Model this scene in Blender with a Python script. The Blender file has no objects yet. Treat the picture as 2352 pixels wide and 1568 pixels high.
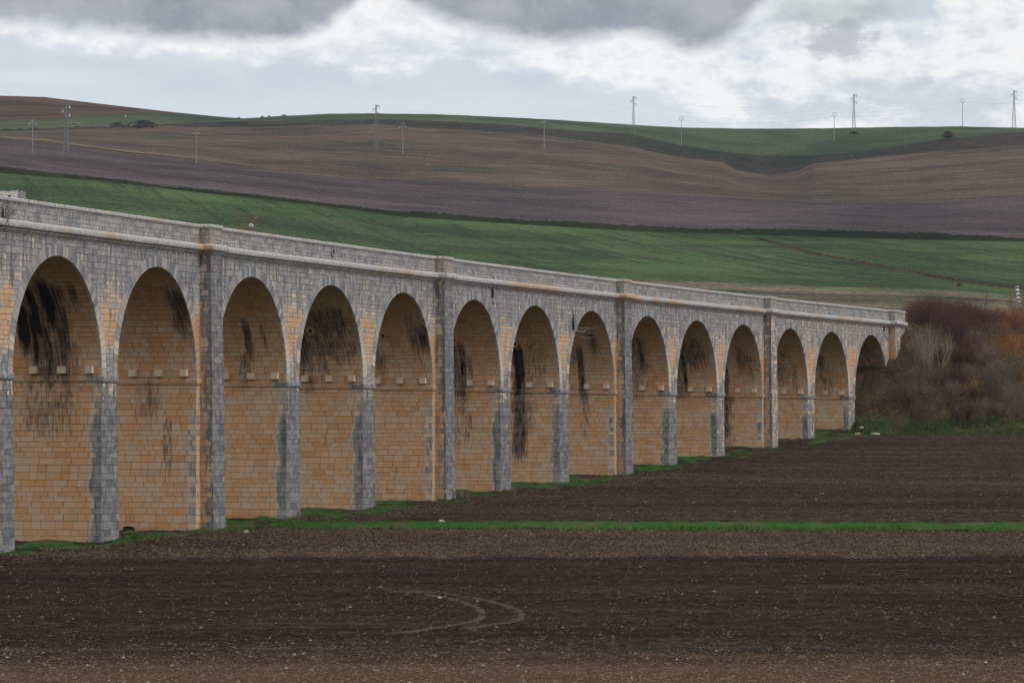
import bpy, bmesh, math, random
import numpy as np
from mathutils import Vector
random.seed(7); rng = np.random.RandomState(11)
SC = bpy.context.scene; COL = SC.collection
F, CX, YH = 8770.0, 1176.0, 966.0          # focal length / principal column / horizon row for a 2352 px wide frame

# ------------------------------------------------------------------ helpers
def link(o, parent=None):
    COL.objects.link(o)
    if parent: o.parent = parent
    return o
def tag(o, label=None, cat=None, group=None, kind=None):
    if label: o['label'] = label
    if cat: o['category'] = cat
    if group: o['group'] = group
    if kind: o['kind'] = kind
    return o
def empty(name, loc=(0,0,0), rz=0):
    o = bpy.data.objects.new(name, None); o.empty_display_size = .5; o.location = loc; o.rotation_euler.z = rz
    return link(o)
class MB:
    """vertex / face collector with optional uv and colour attribute"""
    def __init__(s): s.v = []; s.f = []; s.uv = []; s.wx = []; s.mi = []
    def vert(s, p, uv=(0,0), wx=(0,0,0)):
        s.v.append(tuple(p)); s.uv.append(uv); s.wx.append(wx); return len(s.v)-1
    def face(s, *i, mi=0): s.f.append(tuple(i)); s.mi.append(mi)
    def grid(s, rows, flip=False, mi=0):
        """rows: list of rows of (p, uv, wx)"""
        idx = [[s.vert(*c) for c in r] for r in rows]
        for a in range(len(idx)-1):
            for b in range(len(idx[0])-1):
                q = (idx[a][b], idx[a][b+1], idx[a+1][b+1], idx[a+1][b])
                s.face(*(q[::-1] if flip else q), mi=mi)
    def box(s, c, h, rz=0, wx=(0,0,0), rot=None, mi=0):
        ca, sa = math.cos(rz), math.sin(rz); b = len(s.v)
        for dx in (-1,1):
            for dy in (-1,1):
                for dz in (-1,1):
                    x, y, z = dx*h[0], dy*h[1], dz*h[2]
                    if rot: x, y, z = rot @ Vector((x,y,z)); p = (c[0]+x, c[1]+y, c[2]+z)
                    else: p = (c[0]+x*ca-y*sa, c[1]+x*sa+y*ca, c[2]+z)
                    s.vert(p, (p[0]+p[1], p[2]), wx)
        for q in ((0,1,3,2),(4,6,7,5),(0,4,5,1),(2,3,7,6),(0,2,6,4),(1,5,7,3)): s.face(*[b+i for i in q], mi=mi)
    def tube(s, pts, rad, n=5, mi=0, cap=True):
        rings = []
        for k, p in enumerate(pts):
            p = Vector(p); a = Vector(pts[max(k-1,0)]); c = Vector(pts[min(k+1,len(pts)-1)])
            d = (c-a).normalized() if (c-a).length > 1e-9 else Vector((0,0,1))
            u = d.cross(Vector((0,0,1))) if abs(d.z) < .95 else d.cross(Vector((0,1,0)))
            u.normalize(); w = d.cross(u); r = rad[k] if hasattr(rad,'__len__') else rad
            rings.append([s.vert(p + u*(r*math.cos(2*math.pi*j/n)) + w*(r*math.sin(2*math.pi*j/n))) for j in range(n)])
        for a, b in zip(rings, rings[1:]):
            for j in range(n): s.face(a[j], a[(j+1)%n], b[(j+1)%n], b[j], mi=mi)
        if cap: s.face(*rings[0][::-1], mi=mi); s.face(*rings[-1], mi=mi)
    def build(s, name, mat, parent=None, smooth=False, mats=None):
        me = bpy.data.meshes.new(name); me.from_pydata(s.v, [], s.f)
        uvl = me.uv_layers.new(name='UVMap'); n = len(me.loops)
        li = np.empty(n, dtype=np.int32); me.loops.foreach_get('vertex_index', li)
        uvl.data.foreach_set('uv', np.array(s.uv, dtype=np.float32)[li].ravel())
        ca = me.color_attributes.new('wx', 'FLOAT_COLOR', 'POINT')
        w = np.ones((len(s.v),4), dtype=np.float32); w[:,:3] = np.array(s.wx, dtype=np.float32); ca.data.foreach_set('color', w.ravel())
        for m in (mats or [mat]): me.materials.append(m)
        if mats: me.polygons.foreach_set('material_index', np.array(s.mi, dtype=np.int32))
        if smooth: me.polygons.foreach_set('use_smooth', np.ones(len(me.polygons), dtype=bool))
        me.update()
        return link(bpy.data.objects.new(name, me), parent)

def vnoise(x, y, seed=0):
    x = np.asarray(x, float); y = np.asarray(y, float)
    xi = np.floor(x).astype(np.int64); yi = np.floor(y).astype(np.int64); fx = x-xi; fy = y-yi
    fx = fx*fx*(3-2*fx); fy = fy*fy*(3-2*fy)
    def h(a, b):
        n = (a*374761393 + b*668265263 + seed*2147483647) & 0xffffffff
        n = ((n ^ (n >> 13)) * 1274126177) & 0xffffffff
        return ((n ^ (n >> 16)) & 0xffff)/65535.0
    return (h(xi,yi)*(1-fx)+h(xi+1,yi)*fx)*(1-fy) + (h(xi,yi+1)*(1-fx)+h(xi+1,yi+1)*fx)*fy
def fbm(x, y, o=4, seed=0):
    r = 0; a = .5; t = 0
    for k in range(o): r = r + a*vnoise(x*2**k, y*2**k, seed+k*7); t += a; a *= .5
    return r/t
def sstep(a, b, x):
    t = np.clip((np.asarray(x, float)-a)/(b-a), 0, 1); return t*t*(3-2*t)

# ------------------------------------------------------------------ node helper
class NT:
    def __init__(s, name, world=False):
        s.m = bpy.data.materials.new(name); s.m.use_nodes = True; s.t = s.m.node_tree; s.t.nodes.clear()
    def n(s, typ, **k):
        nd = s.t.nodes.new(typ)
        for a, b in k.items(): setattr(nd, a, b)
        return nd
    def put(s, sock, v):
        if isinstance(v, bpy.types.NodeSocket): s.t.links.new(v, sock)
        elif v is not None:
            if hasattr(v, '__len__') and len(v) == 3 and sock.type == 'RGBA': v = (*v, 1)
            sock.default_value = v
    def math(s, op, a, b=None, c=None, clamp=False):
        nd = s.n('ShaderNodeMath', operation=op, use_clamp=clamp); s.put(nd.inputs[0], a)
        if b is not None: s.put(nd.inputs[1], b)
        if c is not None: s.put(nd.inputs[2], c)
        return nd.outputs[0]
    def add(s,a,b): return s.math('ADD',a,b)
    def sub(s,a,b): return s.math('SUBTRACT',a,b)
    def mul(s,a,b): return s.math('MULTIPLY',a,b)
    def ss(s, v, a, b):
        nd = s.n('ShaderNodeMapRange', interpolation_type='SMOOTHSTEP'); s.put(nd.inputs[0], v); s.put(nd.inputs[1], a); s.put(nd.inputs[2], b)
        return nd.outputs[0]
    def mix(s, f, a, b, blend='MIX'):
        nd = s.n('ShaderNodeMix', data_type='RGBA', blend_type=blend); s.put(nd.inputs[0], f); s.put(nd.inputs[6], a); s.put(nd.inputs[7], b)
        return nd.outputs[2]
    def noise(s, vec, scale, detail=3, rough=.55, sc=None, dist=0):
        if sc: vec = s.scale(vec, sc)
        nd = s.n('ShaderNodeTexNoise'); s.put(nd.inputs['Vector'], vec); nd.inputs['Scale'].default_value = scale
        nd.inputs['Detail'].default_value = detail; nd.inputs['Roughness'].default_value = rough; nd.inputs['Distortion'].default_value = dist
        return nd.outputs['Fac']
    def scale(s, vec, sc, rot=0):
        nd = s.n('ShaderNodeMapping'); s.put(nd.inputs[0], vec); nd.inputs['Scale'].default_value = sc; nd.inputs['Rotation'].default_value = (0,0,rot)
        return nd.outputs[0]
    def xyz(s, x, y, z=0.0):
        nd = s.n('ShaderNodeCombineXYZ'); s.put(nd.inputs[0],x); s.put(nd.inputs[1],y); s.put(nd.inputs[2],z); return nd.outputs[0]
    def sep(s, v):
        nd = s.n('ShaderNodeSeparateXYZ'); s.put(nd.inputs[0], v); return nd.outputs
    def wn(s, vec):
        nd = s.n('ShaderNodeTexWhiteNoise', noise_dimensions='3D'); s.put(nd.inputs['Vector'], vec); return nd.outputs['Value'], nd.outputs['Color']
    def pos(s): return s.n('ShaderNodeNewGeometry').outputs['Position']
    def uv(s): return s.n('ShaderNodeUVMap', uv_map='UVMap').outputs[0]
    def attr(s, name):
        return s.n('ShaderNodeAttribute', attribute_name=name).outputs
    def bsdf(s, col, rough=.9, bump=None, bstr=.3, bdist=.02, spec=.25):
        b = s.n('ShaderNodeBsdfPrincipled'); s.put(b.inputs['Base Color'], col); s.put(b.inputs['Roughness'], rough); b.inputs['Specular IOR Level'].default_value = spec
        if bump is not None:
            bn = s.n('ShaderNodeBump'); s.put(bn.inputs['Height'], bump); bn.inputs['Strength'].default_value = bstr; bn.inputs['Distance'].default_value = bdist
            s.t.links.new(bn.outputs[0], b.inputs['Normal'])
        o = s.n('ShaderNodeOutputMaterial'); s.t.links.new(b.outputs[0], o.inputs[0]); return s.m

def simple(name, col, var=.25, scale=6, rough=.9, spec=.03):
    t = NT(name); n = t.noise(t.pos(), scale, 3)
    c = t.mix(n, tuple(x*(1-var) for x in col), tuple(min(1,x*(1+var)) for x in col))
    return t.bsdf(c, rough, n, .3, .01, spec)

# ------------------------------------------------------------------ stone
def stone(name, bw=.64, bh=.27, mode='wall', joint=.012, soft=False, lite=1.0):
    t = NT(name); uvs = t.sep(t.uv()); u, v = uvs[0], uvs[1]
    wa = t.sep(t.attr('wx')['Color']) ; gR, gG, gB = wa[0], wa[1], wa[2]
    uv0 = t.xyz(u, v)
    if mode == 'ring':
        ui = t.math('DIVIDE', u, bw); vi = t.math('MULTIPLY', v, 0.0)
        bu = t.math('FLOOR', ui); fu = t.math('FRACT', ui)
        du = t.mul(t.math('MINIMUM', fu, t.sub(1.0, fu)), bw); d = du; row = t.math('FLOOR', vi)
    else:
        vw = t.add(v, t.add(t.mul(t.math('SINE', t.mul(v, 2.3)), .10), t.mul(t.math('SINE', t.mul(v, 5.9)), .014)))
        vi = t.math('DIVIDE', vw, bh); row = t.math('FLOOR', vi); fv = t.math('FRACT', vi)
        rr, _ = t.wn(t.xyz(row, 3.7, 1.3))
        ui = t.add(t.math('DIVIDE', u, bw), t.mul(rr, 7.3))
        ui = t.add(ui, t.mul(t.math('SINE', t.add(t.mul(ui, 2.05), t.mul(row, 1.9))), .21))
        bu = t.math('FLOOR', ui); fu = t.math('FRACT', ui)
        du = t.mul(t.math('MINIMUM', fu, t.sub(1.0, fu)), bw); dv = t.mul(t.math('MINIMUM', fv, t.sub(1.0, fv)), bh)
        d = t.math('MINIMUM', du, dv)
    d = t.add(d, t.mul(t.sub(t.noise(uv0, 9, 2), .5), .012))
    jm = t.ss(d, joint*1.7, joint*.35)                      # 1 in the joint
    r1, rc = t.wn(t.xyz(bu, row, 0.5)); rcs = t.sep(rc)
    big = t.noise(uv0, .45, 4, .6); mid = t.noise(uv0, 2.2, 4, .6); fine = t.noise(uv0, 14, 4, .65)
    strk = t.noise(uv0, 1, 4, .62, sc=(3.2, .38, 1)); strk2 = t.noise(uv0, 1, 3, .6, sc=(9, 1.1, 1))
    # warm sandstone
    warm = t.mix(t.ss(t.add(t.mul(r1,.36), t.mul(big,.85)), .38, .80), (.505,.275,.127), (.525,.36,.23))
    warm = t.mix(t.mul(t.ss(t.add(t.mul(rcs[1],.45), t.mul(mid,.6)), .55, .95), .8), warm, (.45,.35,.255))
    warm = t.mix(t.mul(t.ss(rcs[2], .84, .97), .4), warm, (.36,.20,.095))
    warm = t.mix(t.mul(t.ss(t.add(t.noise(uv0, .7, 4, .6), t.mul(t.sub(r1,.5),.15)), .50, .64), .6), warm, (.48,.37,.27))
    warm = t.mix(t.mul(t.ss(strk, .58, .75), .45), warm, (.20,.125,.07))
    # grey weathering crust
    gr = t.mix(t.ss(t.add(t.mul(mid,.85), t.mul(rcs[0],.25)), .35, .75), tuple(x*lite for x in (.118,.122,.138)), tuple(x*lite for x in (.285,.28,.275)))
    gr = t.mix(t.mul(t.ss(t.add(t.mul(strk2,.6),t.mul(fine,.4)), .53, .64), .5), gr, (.36,.355,.345))
    gr = t.mix(t.mul(t.ss(strk, .51, .66), .62), gr, (.068,.075,.096))
    cream = t.mix(r1, (.52,.42,.31), (.43,.37,.29))
    gf = t.add(gR, t.add(t.mul(t.sub(mid,.5), .85), t.add(t.mul(t.sub(r1,.5), .30), t.mul(t.sub(strk,.5), 1.0))))
    gs = t.add(gR, t.add(t.mul(t.sub(mid,.5), .45), t.add(t.mul(t.sub(strk,.5), .5), t.mul(t.sub(r1,.5), .34))))
    gm = t.ss(gf, .40, .58) if not soft else t.ss(gs, .50, .80)
    if soft: warm = t.mix(t.mul(t.ss(gs, .16, .46), .7), warm, (.37,.345,.325))
    # patches of bare cream stone inside the grey crust
    under = t.mix(t.ss(gR, .38, .55), warm, cream)
    col = t.mix(gm, under, gr)
    if mode == 'cap':
        col = t.mix(t.ss(t.add(strk2, t.mul(t.sub(fine,.5),.5)), .40, .62), (.21,.207,.21), (.50,.50,.49))
        lich = t.ss(t.add(t.noise(uv0, .35, 3), t.mul(t.sub(strk2,.5),.8)), .55, .70)
        col = t.mix(t.mul(lich,.75), col, (.46,.25,.07))
    if mode == 'ring':
        col = t.mix(t.ss(t.add(t.mul(rcs[0],.6), t.mul(mid,.5)), .25,.85), (.155,.16,.18), (.32,.305,.285))
        col = t.mix(t.mul(t.ss(strk,.55,.7),.5), col, (.11,.115,.13))
        col = t.mix(t.mul(t.sub(1.0,gR), t.ss(t.add(t.mul(rcs[1],.4),t.mul(strk,.8)), .45,.7)), col, (.50,.455,.39))
        col = t.mix(t.mul(gB,.6), col, (.44,.33,.22))
    if mode == 'parapet':
        col = t.mix(t.ss(t.add(t.mul(mid,.7), t.mul(rcs[0],.4)), .30, .8), (.145,.145,.155), (.275,.268,.26))
        col = t.mix(t.mul(t.ss(t.add(strk2, t.mul(t.sub(fine,.5),1.1)), .52, .66), .75), col, (.52,.52,.51))
        col = t.mix(t.mul(gB,.45), col, (.34,.28,.20))
    else:
        col = t.mix(t.mul(t.ss(t.add(gB, t.mul(t.sub(strk,.5),1.1)), .25,.75), .70), col, (.42,.215,.085))
    # dark mineral runs
    on_ = t.ss(gG, .02, .25)
    bf = t.add(gG, t.mul(on_, t.add(t.mul(t.sub(strk2,.5), 1.7), t.add(t.mul(t.sub(strk,.5), .9), t.add(t.add(t.mul(t.sub(mid,.5), .5), t.mul(t.sub(rcs[1],.5), .15)), t.mul(t.sub(fine,.5), .5))))))
    col = t.mix(t.mul(t.ss(bf, .02, .80), .80), col, (.040,.041,.050))
    col = t.mix(t.mul(t.ss(bf, .75, 1.15), .97), col, (.006,.006,.008))
    col = t.mix(t.mul(t.sub(fine,.5), .5), col, t.mix(.5, col, (1,1,1)))
    col = t.mix(t.mul(t.ss(fine,.45,.8), .35), col, t.mix(.6, col, (0,0,0)))
    col = t.mix(t.mul(jm, .40 if mode == 'parapet' else .52), col, (.055,.042,.032) if mode not in ('cap','ring') else (.10,.095,.09))
    h = t.add(t.mul(jm, -1.0), t.add(t.mul(fine, .45), t.mul(r1, .25)))
    return t.bsdf(col, .92, h, .75, .035, .15)
M = dict(wall=stone('stone_wall', lite=1.1), jamb=stone('stone_jamb', bw=.60, bh=.325, soft=True), front=stone('stone_front', bw=.62, bh=.325, lite=.82), ring=stone('stone_ring', bw=.37, mode='ring', joint=.014), cap=stone('stone_cap', bw=1.15, bh=3.1, mode='cap'),
         parapet=stone('stone_parapet', bw=.8, bh=.245, mode='parapet', joint=.012))

# ------------------------------------------------------------------ viaduct axis (front face line)
HS, TH0, KK, DN, DB = 2.35, .31459, .00051, 14.2003, 15.1363
def theta(s): return TH0 + KK*(s-95)
DS = .25; smin, smax = -80.0, 420.0
SS = np.arange(smin, smax, DS); TT = theta(SS)
xs = np.cumsum(np.sin(TT+KK*DS/2)*DS); ys = np.cumsum(np.cos(TT+KK*DS/2)*DS)
XS = np.concatenate([[0], xs[:-1]]); YS = np.concatenate([[0], ys[:-1]])
i0 = int((0-smin)/DS); XS = XS - XS[i0] - 23.076; YS = YS - YS[i0] + 194.13
def P(s, t, z):
    th = theta(s); x = np.interp(s, SS, XS); y = np.interp(s, SS, YS)
    return (x - t*math.cos(th), y + t*math.sin(th), HS + z)
def ST(X, Y):
    """world to (s, t), arrays"""
    X = np.asarray(X, float); Y = np.asarray(Y, float)
    s = (Y-194.13)*1.02
    for _ in range(6):
        th = TH0+KK*(s-95); x = np.interp(s, SS, XS); y = np.interp(s, SS, YS)
        s = s + (X-x)*np.sin(th) + (Y-y)*np.cos(th); s = np.clip(s, smin, smax-1)
    th = TH0+KK*(s-95); x = np.interp(s, SS, XS); y = np.interp(s, SS, YS)
    # allow points beyond the table ends
    return s, -(X-x)*np.cos(th) + (Y-y)*np.sin(th)
W = 6.0; R = 6.0; RE = 6.62
ARCH = {1: 0.0}; BUT = {2,5,8,11,14,-1}          # buttressed pier stands after these arches
for i in range(1,14): ARCH[i+1] = ARCH[i] + (DB if i in BUT else DN)
for i in (0,-1,-2): ARCH[i] = ARCH[i+1] - (DB if i in BUT else DN)
AI = sorted(ARCH)
S_ABUT = ARCH[14]+6; S_END = ARCH[14]+12.7

# ------------------------------------------------------------------ near terrain
_BY = [-200, 0, 15, 60, 99, 150, 187, 201, 215, 229, 243, 257, 271, 284, 298, 312, 326, 339, 353, 366, 400, 470, 560, 650, 700]
_BZ = [-1.7, -1.7, -1.95, -7.0, -6.85, -6.7, -6.5, -6.35, -6.18, -5.9, -5.59, -5.22, -5.0, -4.63, -4.18, -3.63, -3.08, -2.36, -1.7, -1.25, 0, 3, 9, 14, 17.5]
_yy = np.arange(-200, 701, 1.0); _zz = np.interp(_yy, _BY, _BZ)
_k = np.exp(-np.linspace(-2.2,2.2,19)**2); _k /= _k.sum(); _zs = np.convolve(np.pad(_zz, 9, mode='edge'), _k, 'valid')
def strip_rect(X, Y):
    s, t = ST(X, Y)
    ds = np.maximum(S_ABUT+8.0 - s, 0); dt = np.maximum(np.maximum(.6 - t, t - 5.4), 0)
    return s, t, np.sqrt(ds**2 + dt**2)
def ground(X, Y):
    X = np.asarray(X, float); Y = np.asarray(Y, float)
    b = np.interp(Y, _yy, _zs) + (fbm(X/23.+5, Y/23., 3, 3)-.5)*.35
    s, t, d = strip_rect(X, Y)
    e = 9.8 - d*.5 + (fbm(X/3.1, Y/3.1, 3, 9)-.5)*.7
    k = 1.2; m = np.maximum(b, e); hh = np.clip((k-np.abs(b-e))/k, 0, 1); g = m + hh*hh*k*.25
    return g
def img(x, y_depth): return (x-CX)/F*y_depth
def gpt(x, y, y0=95, y1=640):
    """point of the near ground seen at picture position x, y"""
    Yc = np.arange(y0, y1, .25); X = (x-CX)/F*Yc; z = ground(X, Yc); yy = YH - F*z/Yc
    k = np.where(yy <= y)[0]; k = k[0] if len(k) else -1
    return Vector((X[k], Yc[k], z[k]))

# ------------------------------------------------------------------ stains (arch: list of (t centre, half width, z top, z bottom, strength))
STAIN = {1: [(4.15,.24,4.6,1.9,1.5),(3.6,.10,3.2,.9,1.4),(3.35,.17,4.5,2.4,1.5),(2.45,.25,4.7,2.9,1.35),(1.9,.22,4.6,1.5,.85),(2.8,1.0,4.5,.0,.62),(2.9,.12,2.6,-.3,1.0),(2.1,.14,2.6,.2,.9),(3.2,.8,-.4,-2.6,.42),(2.1,.5,-.6,-2.4,.40),(.9,.18,4.6,4.0,.7)],
 2: [(2.9,.5,.0,-2.2,.33),(1.7,.22,-2.4,-5,.42),(.35,.5,4.8,3.1,.75)],
 3: [(2.25,.16,3.4,1.7,.9),(1.2,.12,3.3,2.5,.5),(2.6,.4,1.5,.3,.4)],
 4: [(2.2,1.5,4.6,1.9,.62),(3.9,.3,4.0,1.8,.95),(3.7,.5,1.6,.1,.5),(1.3,.5,4.6,3,.55),(2.6,.3,2.2,.5,.4)],
 5: [(1.0,.3,4.6,2.6,.5),(.4,.3,3.9,2.8,.8),(3.6,.3,2.2,.9,.4)],
 6: [(3.25,.22,3.0,-.2,.75),(2.75,.20,3.0,-.2,.85),(3.0,.5,2.6,-2,.38),(2.2,.15,2.2,1,.5),(2.9,.7,-1.8,-3.5,.35)],
 7: [(3.2,.20,3.0,-.2,1.3),(2.85,.14,3.1,.6,1.25),(3.1,.42,.1,-4.8,.85),(3.0,.8,2.8,-3,.36),(1.6,.5,3.4,1.4,.35)],
 8: [(2.6,.20,3.2,-.1,.95),(3.9,.25,3.1,1.2,.6),(3.3,.7,3.4,2.6,.5),(1.4,.3,4.6,3.4,.6),(2.4,.3,-.2,-3.2,.35)],
 9: [(2.7,.9,4.4,2.0,.52),(2.1,.16,4.2,2.4,.9),(2.6,.4,2.2,.1,.4)],
 10:[(2.4,1.2,4.4,2.6,.62),(2.75,.14,3.4,.7,1.05),(3.4,.7,3.2,-.2,.55),(1.2,.4,4.2,3,.6)],
 11:[(3.7,.35,3.0,-.4,.85),(3.3,.2,2.8,-3.6,.9),(3.6,.8,-.2,-5.5,.45),(1.7,.3,4,2.4,.55),(1.0,.3,3.6,1.8,.45)],
 12:[(2.6,.8,4.0,1.6,.38),(1.2,.2,2.6,1.2,.5)],
 13:[(2.8,.5,3.8,3.0,.7),(2.4,.7,3,.6,.35),(3.4,1.0,-3.2,-6,.6)],
 14:[(2.5,1.6,5,1,.42)], 0:[(3,.5,4,0,.6)]}
def stain(i, t, z, side):
    g = 0
    for tc, hw, zt, zb, k in STAIN.get(i, []):
        if side < 0: tc = W - tc
        if zb-1.2 < z < zt+.5:
            e = min(1, (zt+.5-z)/.7, (z-zb+1.2)/1.3); q = max(0, 1-abs(t-tc)/(hw*1.9)); g = max(g, k*e*min(1, q*1.7))
    return g

# ------------------------------------------------------------------ build the viaduct
via = empty('viaduct', P(90, 0, -8)); VB = Vector(via.location)
tag(via, 'long grey and orange stone viaduct of tall round arches crossing the ploughed field', 'viaduct')
class VMB(MB):
    def build(s, name, mat, parent=None, **k):
        if parent is via: s.v = [tuple(Vector(p)-VB) for p in s.v]
        elif parent is not None: s.v = [tuple(Vector(p)-VB) for p in s.v]
        return MB.build(s, name, mat, parent, **k)
ZT = 7.10
def grey_front(s, z):
    """how crusted the front is: low in the Vs between arches where cream stone shows"""
    k = min(ARCH.values(), key=lambda a: abs(a-s)); d = abs(s-k)          # distance to the crown line
    v = float(sstep(4.2, 6.2, d)*sstep(.2, 2.0, z)*(1-sstep(3.6, 5.6, z)))
    return .73 - .30*v - .10*float(sstep(110, 185, s)) - .04
def rust_front(s, z, lo=3.6):
    r = 0
    for i in (2,5,8,11,14):
        e = ARCH[i] + 6.0
        if -.6 < s-e < .75: r = max(r, .75*float(1-sstep(2.4, 4.6, z)))
    return r
# spandrel wall (front and back)
sp = VMB()
for tt_, flip in ((0.0, True), (W, False)):
    for i in AI:
        a = ARCH[i]; hwl = (DB if i-1 in BUT else DN)/2; hwr = (DB if i in BUT else DN)/2
        if i == 14: hwr = 6.62
        us = [-hwl] + [-RE*math.cos(math.pi*k/44) for k in range(0,45)] + [hwr]
        us = sorted(set(us)); rows = []
        for u in us:
            zb = math.sqrt(max(0, RE*RE-u*u)) if abs(u) < RE else 0.0
            col = []
            nz = 16
            for k in range(nz+1):
                z = zb + (ZT+.1-zb)*k/nz; s_ = a+u
                col.append((P(s_, tt_, z), (s_, z+20), (grey_front(s_, z), 0, rust_front(s_, z))))
            rows.append(col)
        sp.grid(rows, flip=flip)
sp.build('spandrel_wall', M['wall'], via)
# abutment block with raking end
ab = VMB(); rows = []
zs_ = [ZT+.1 - k*.5 for k in range(0, 22)]
for k, z in enumerate(zs_):
    e = S_END - 2.9*max(0, (ZT-z))/7.0
    rows.append([(P(S_ABUT+.6+(e-S_ABUT-.6)*j/10, 0, z), (S_ABUT+.6+(e-S_ABUT-.6)*j/10, z+20), (.62-.45*float(1-sstep(3.6,6.4,z)), 0, .55*float(1-sstep(3.2,5.8,z)))) for j in range(11)])
ab.grid(rows, flip=True)
ab.grid([[ (P(S_END-2.9*max(0,(ZT-z))/7.0, t, z), (t, z+20), (.7,0,.1)) for t in (0,1.5,3,4.5,W)] for z in zs_], flip=True)
ab.grid([[ (P(S_ABUT+.6+(S_END-2.9*max(0,(ZT-z))/7.0-S_ABUT-.6)*j/4, W, z), (j, z+20), (.7,0,0)) for j in range(5)] for z in zs_])
ab.build('abutment', M['wall'], via)
# deck
dk = VMB(); dk.grid([[(P(s_, t, ZT+.25), (s_,t), (1,0,0)) for t in (0.1, W/2, W-.1)] for s_ in np.linspace(ARCH[-2]-7, S_END, 70)], flip=True)
dk.build('deck', simple('ballast', (.18,.17,.16), .5, 9), via)
# arch rings and vaults
for i in AI:
    a = ARCH[i]
    rg = VMB(); n = 72; rows = []
    rustR = 1 if i in (2,5,8,11) else 0
    for k in range(n+1):
        th = math.pi*k/n; c, s_ = math.cos(th), math.sin(th)
        def w(r): 
            return (P(a+r*c, -.035, r*s_), (th*R, r), (float(sstep(1.2,5.2,r*s_)),0, (.75*float(1-sstep(2.5,5,r*s_)) if (rustR and c>0) else (.35*float(1-sstep(.5,3,r*s_))))))
        rows.append([(P(a+RE*c, .03, RE*s_), (th*R, RE), (1,0,0)), w(RE), w((R+RE)/2), w(R+.03), (P(a+R*c, .0, R*s_), (th*R, R-.05), (1,0,0))])
    rg.grid(rows, flip=False)
    rg.build('arch_ring', M['ring'], via)
    va = VMB(); rows = []; n = 64; nt = 60
    for k in range(n+1):
        th = math.pi*k/n; c, s_ = math.cos(th), math.sin(th); side = 1 if c > 0 else -1
        rows.append([(P(a+R*c, W*j/nt, R*s_), (W*j/nt + (0 if c>0 else 40) + i*17, th*R+20 if c>0 else (math.pi-th)*R+20), (.62*float(1-sstep(.0,.35,W*j/nt)) , stain(i, W*j/nt, R*s_, side), 0)) for j in range(nt+1)])
    va.grid(rows)
    va.build('vault', M['jamb'], via)
CORB = simple('corbel_stone', (.56,.46,.35), .2, 5)
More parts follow.
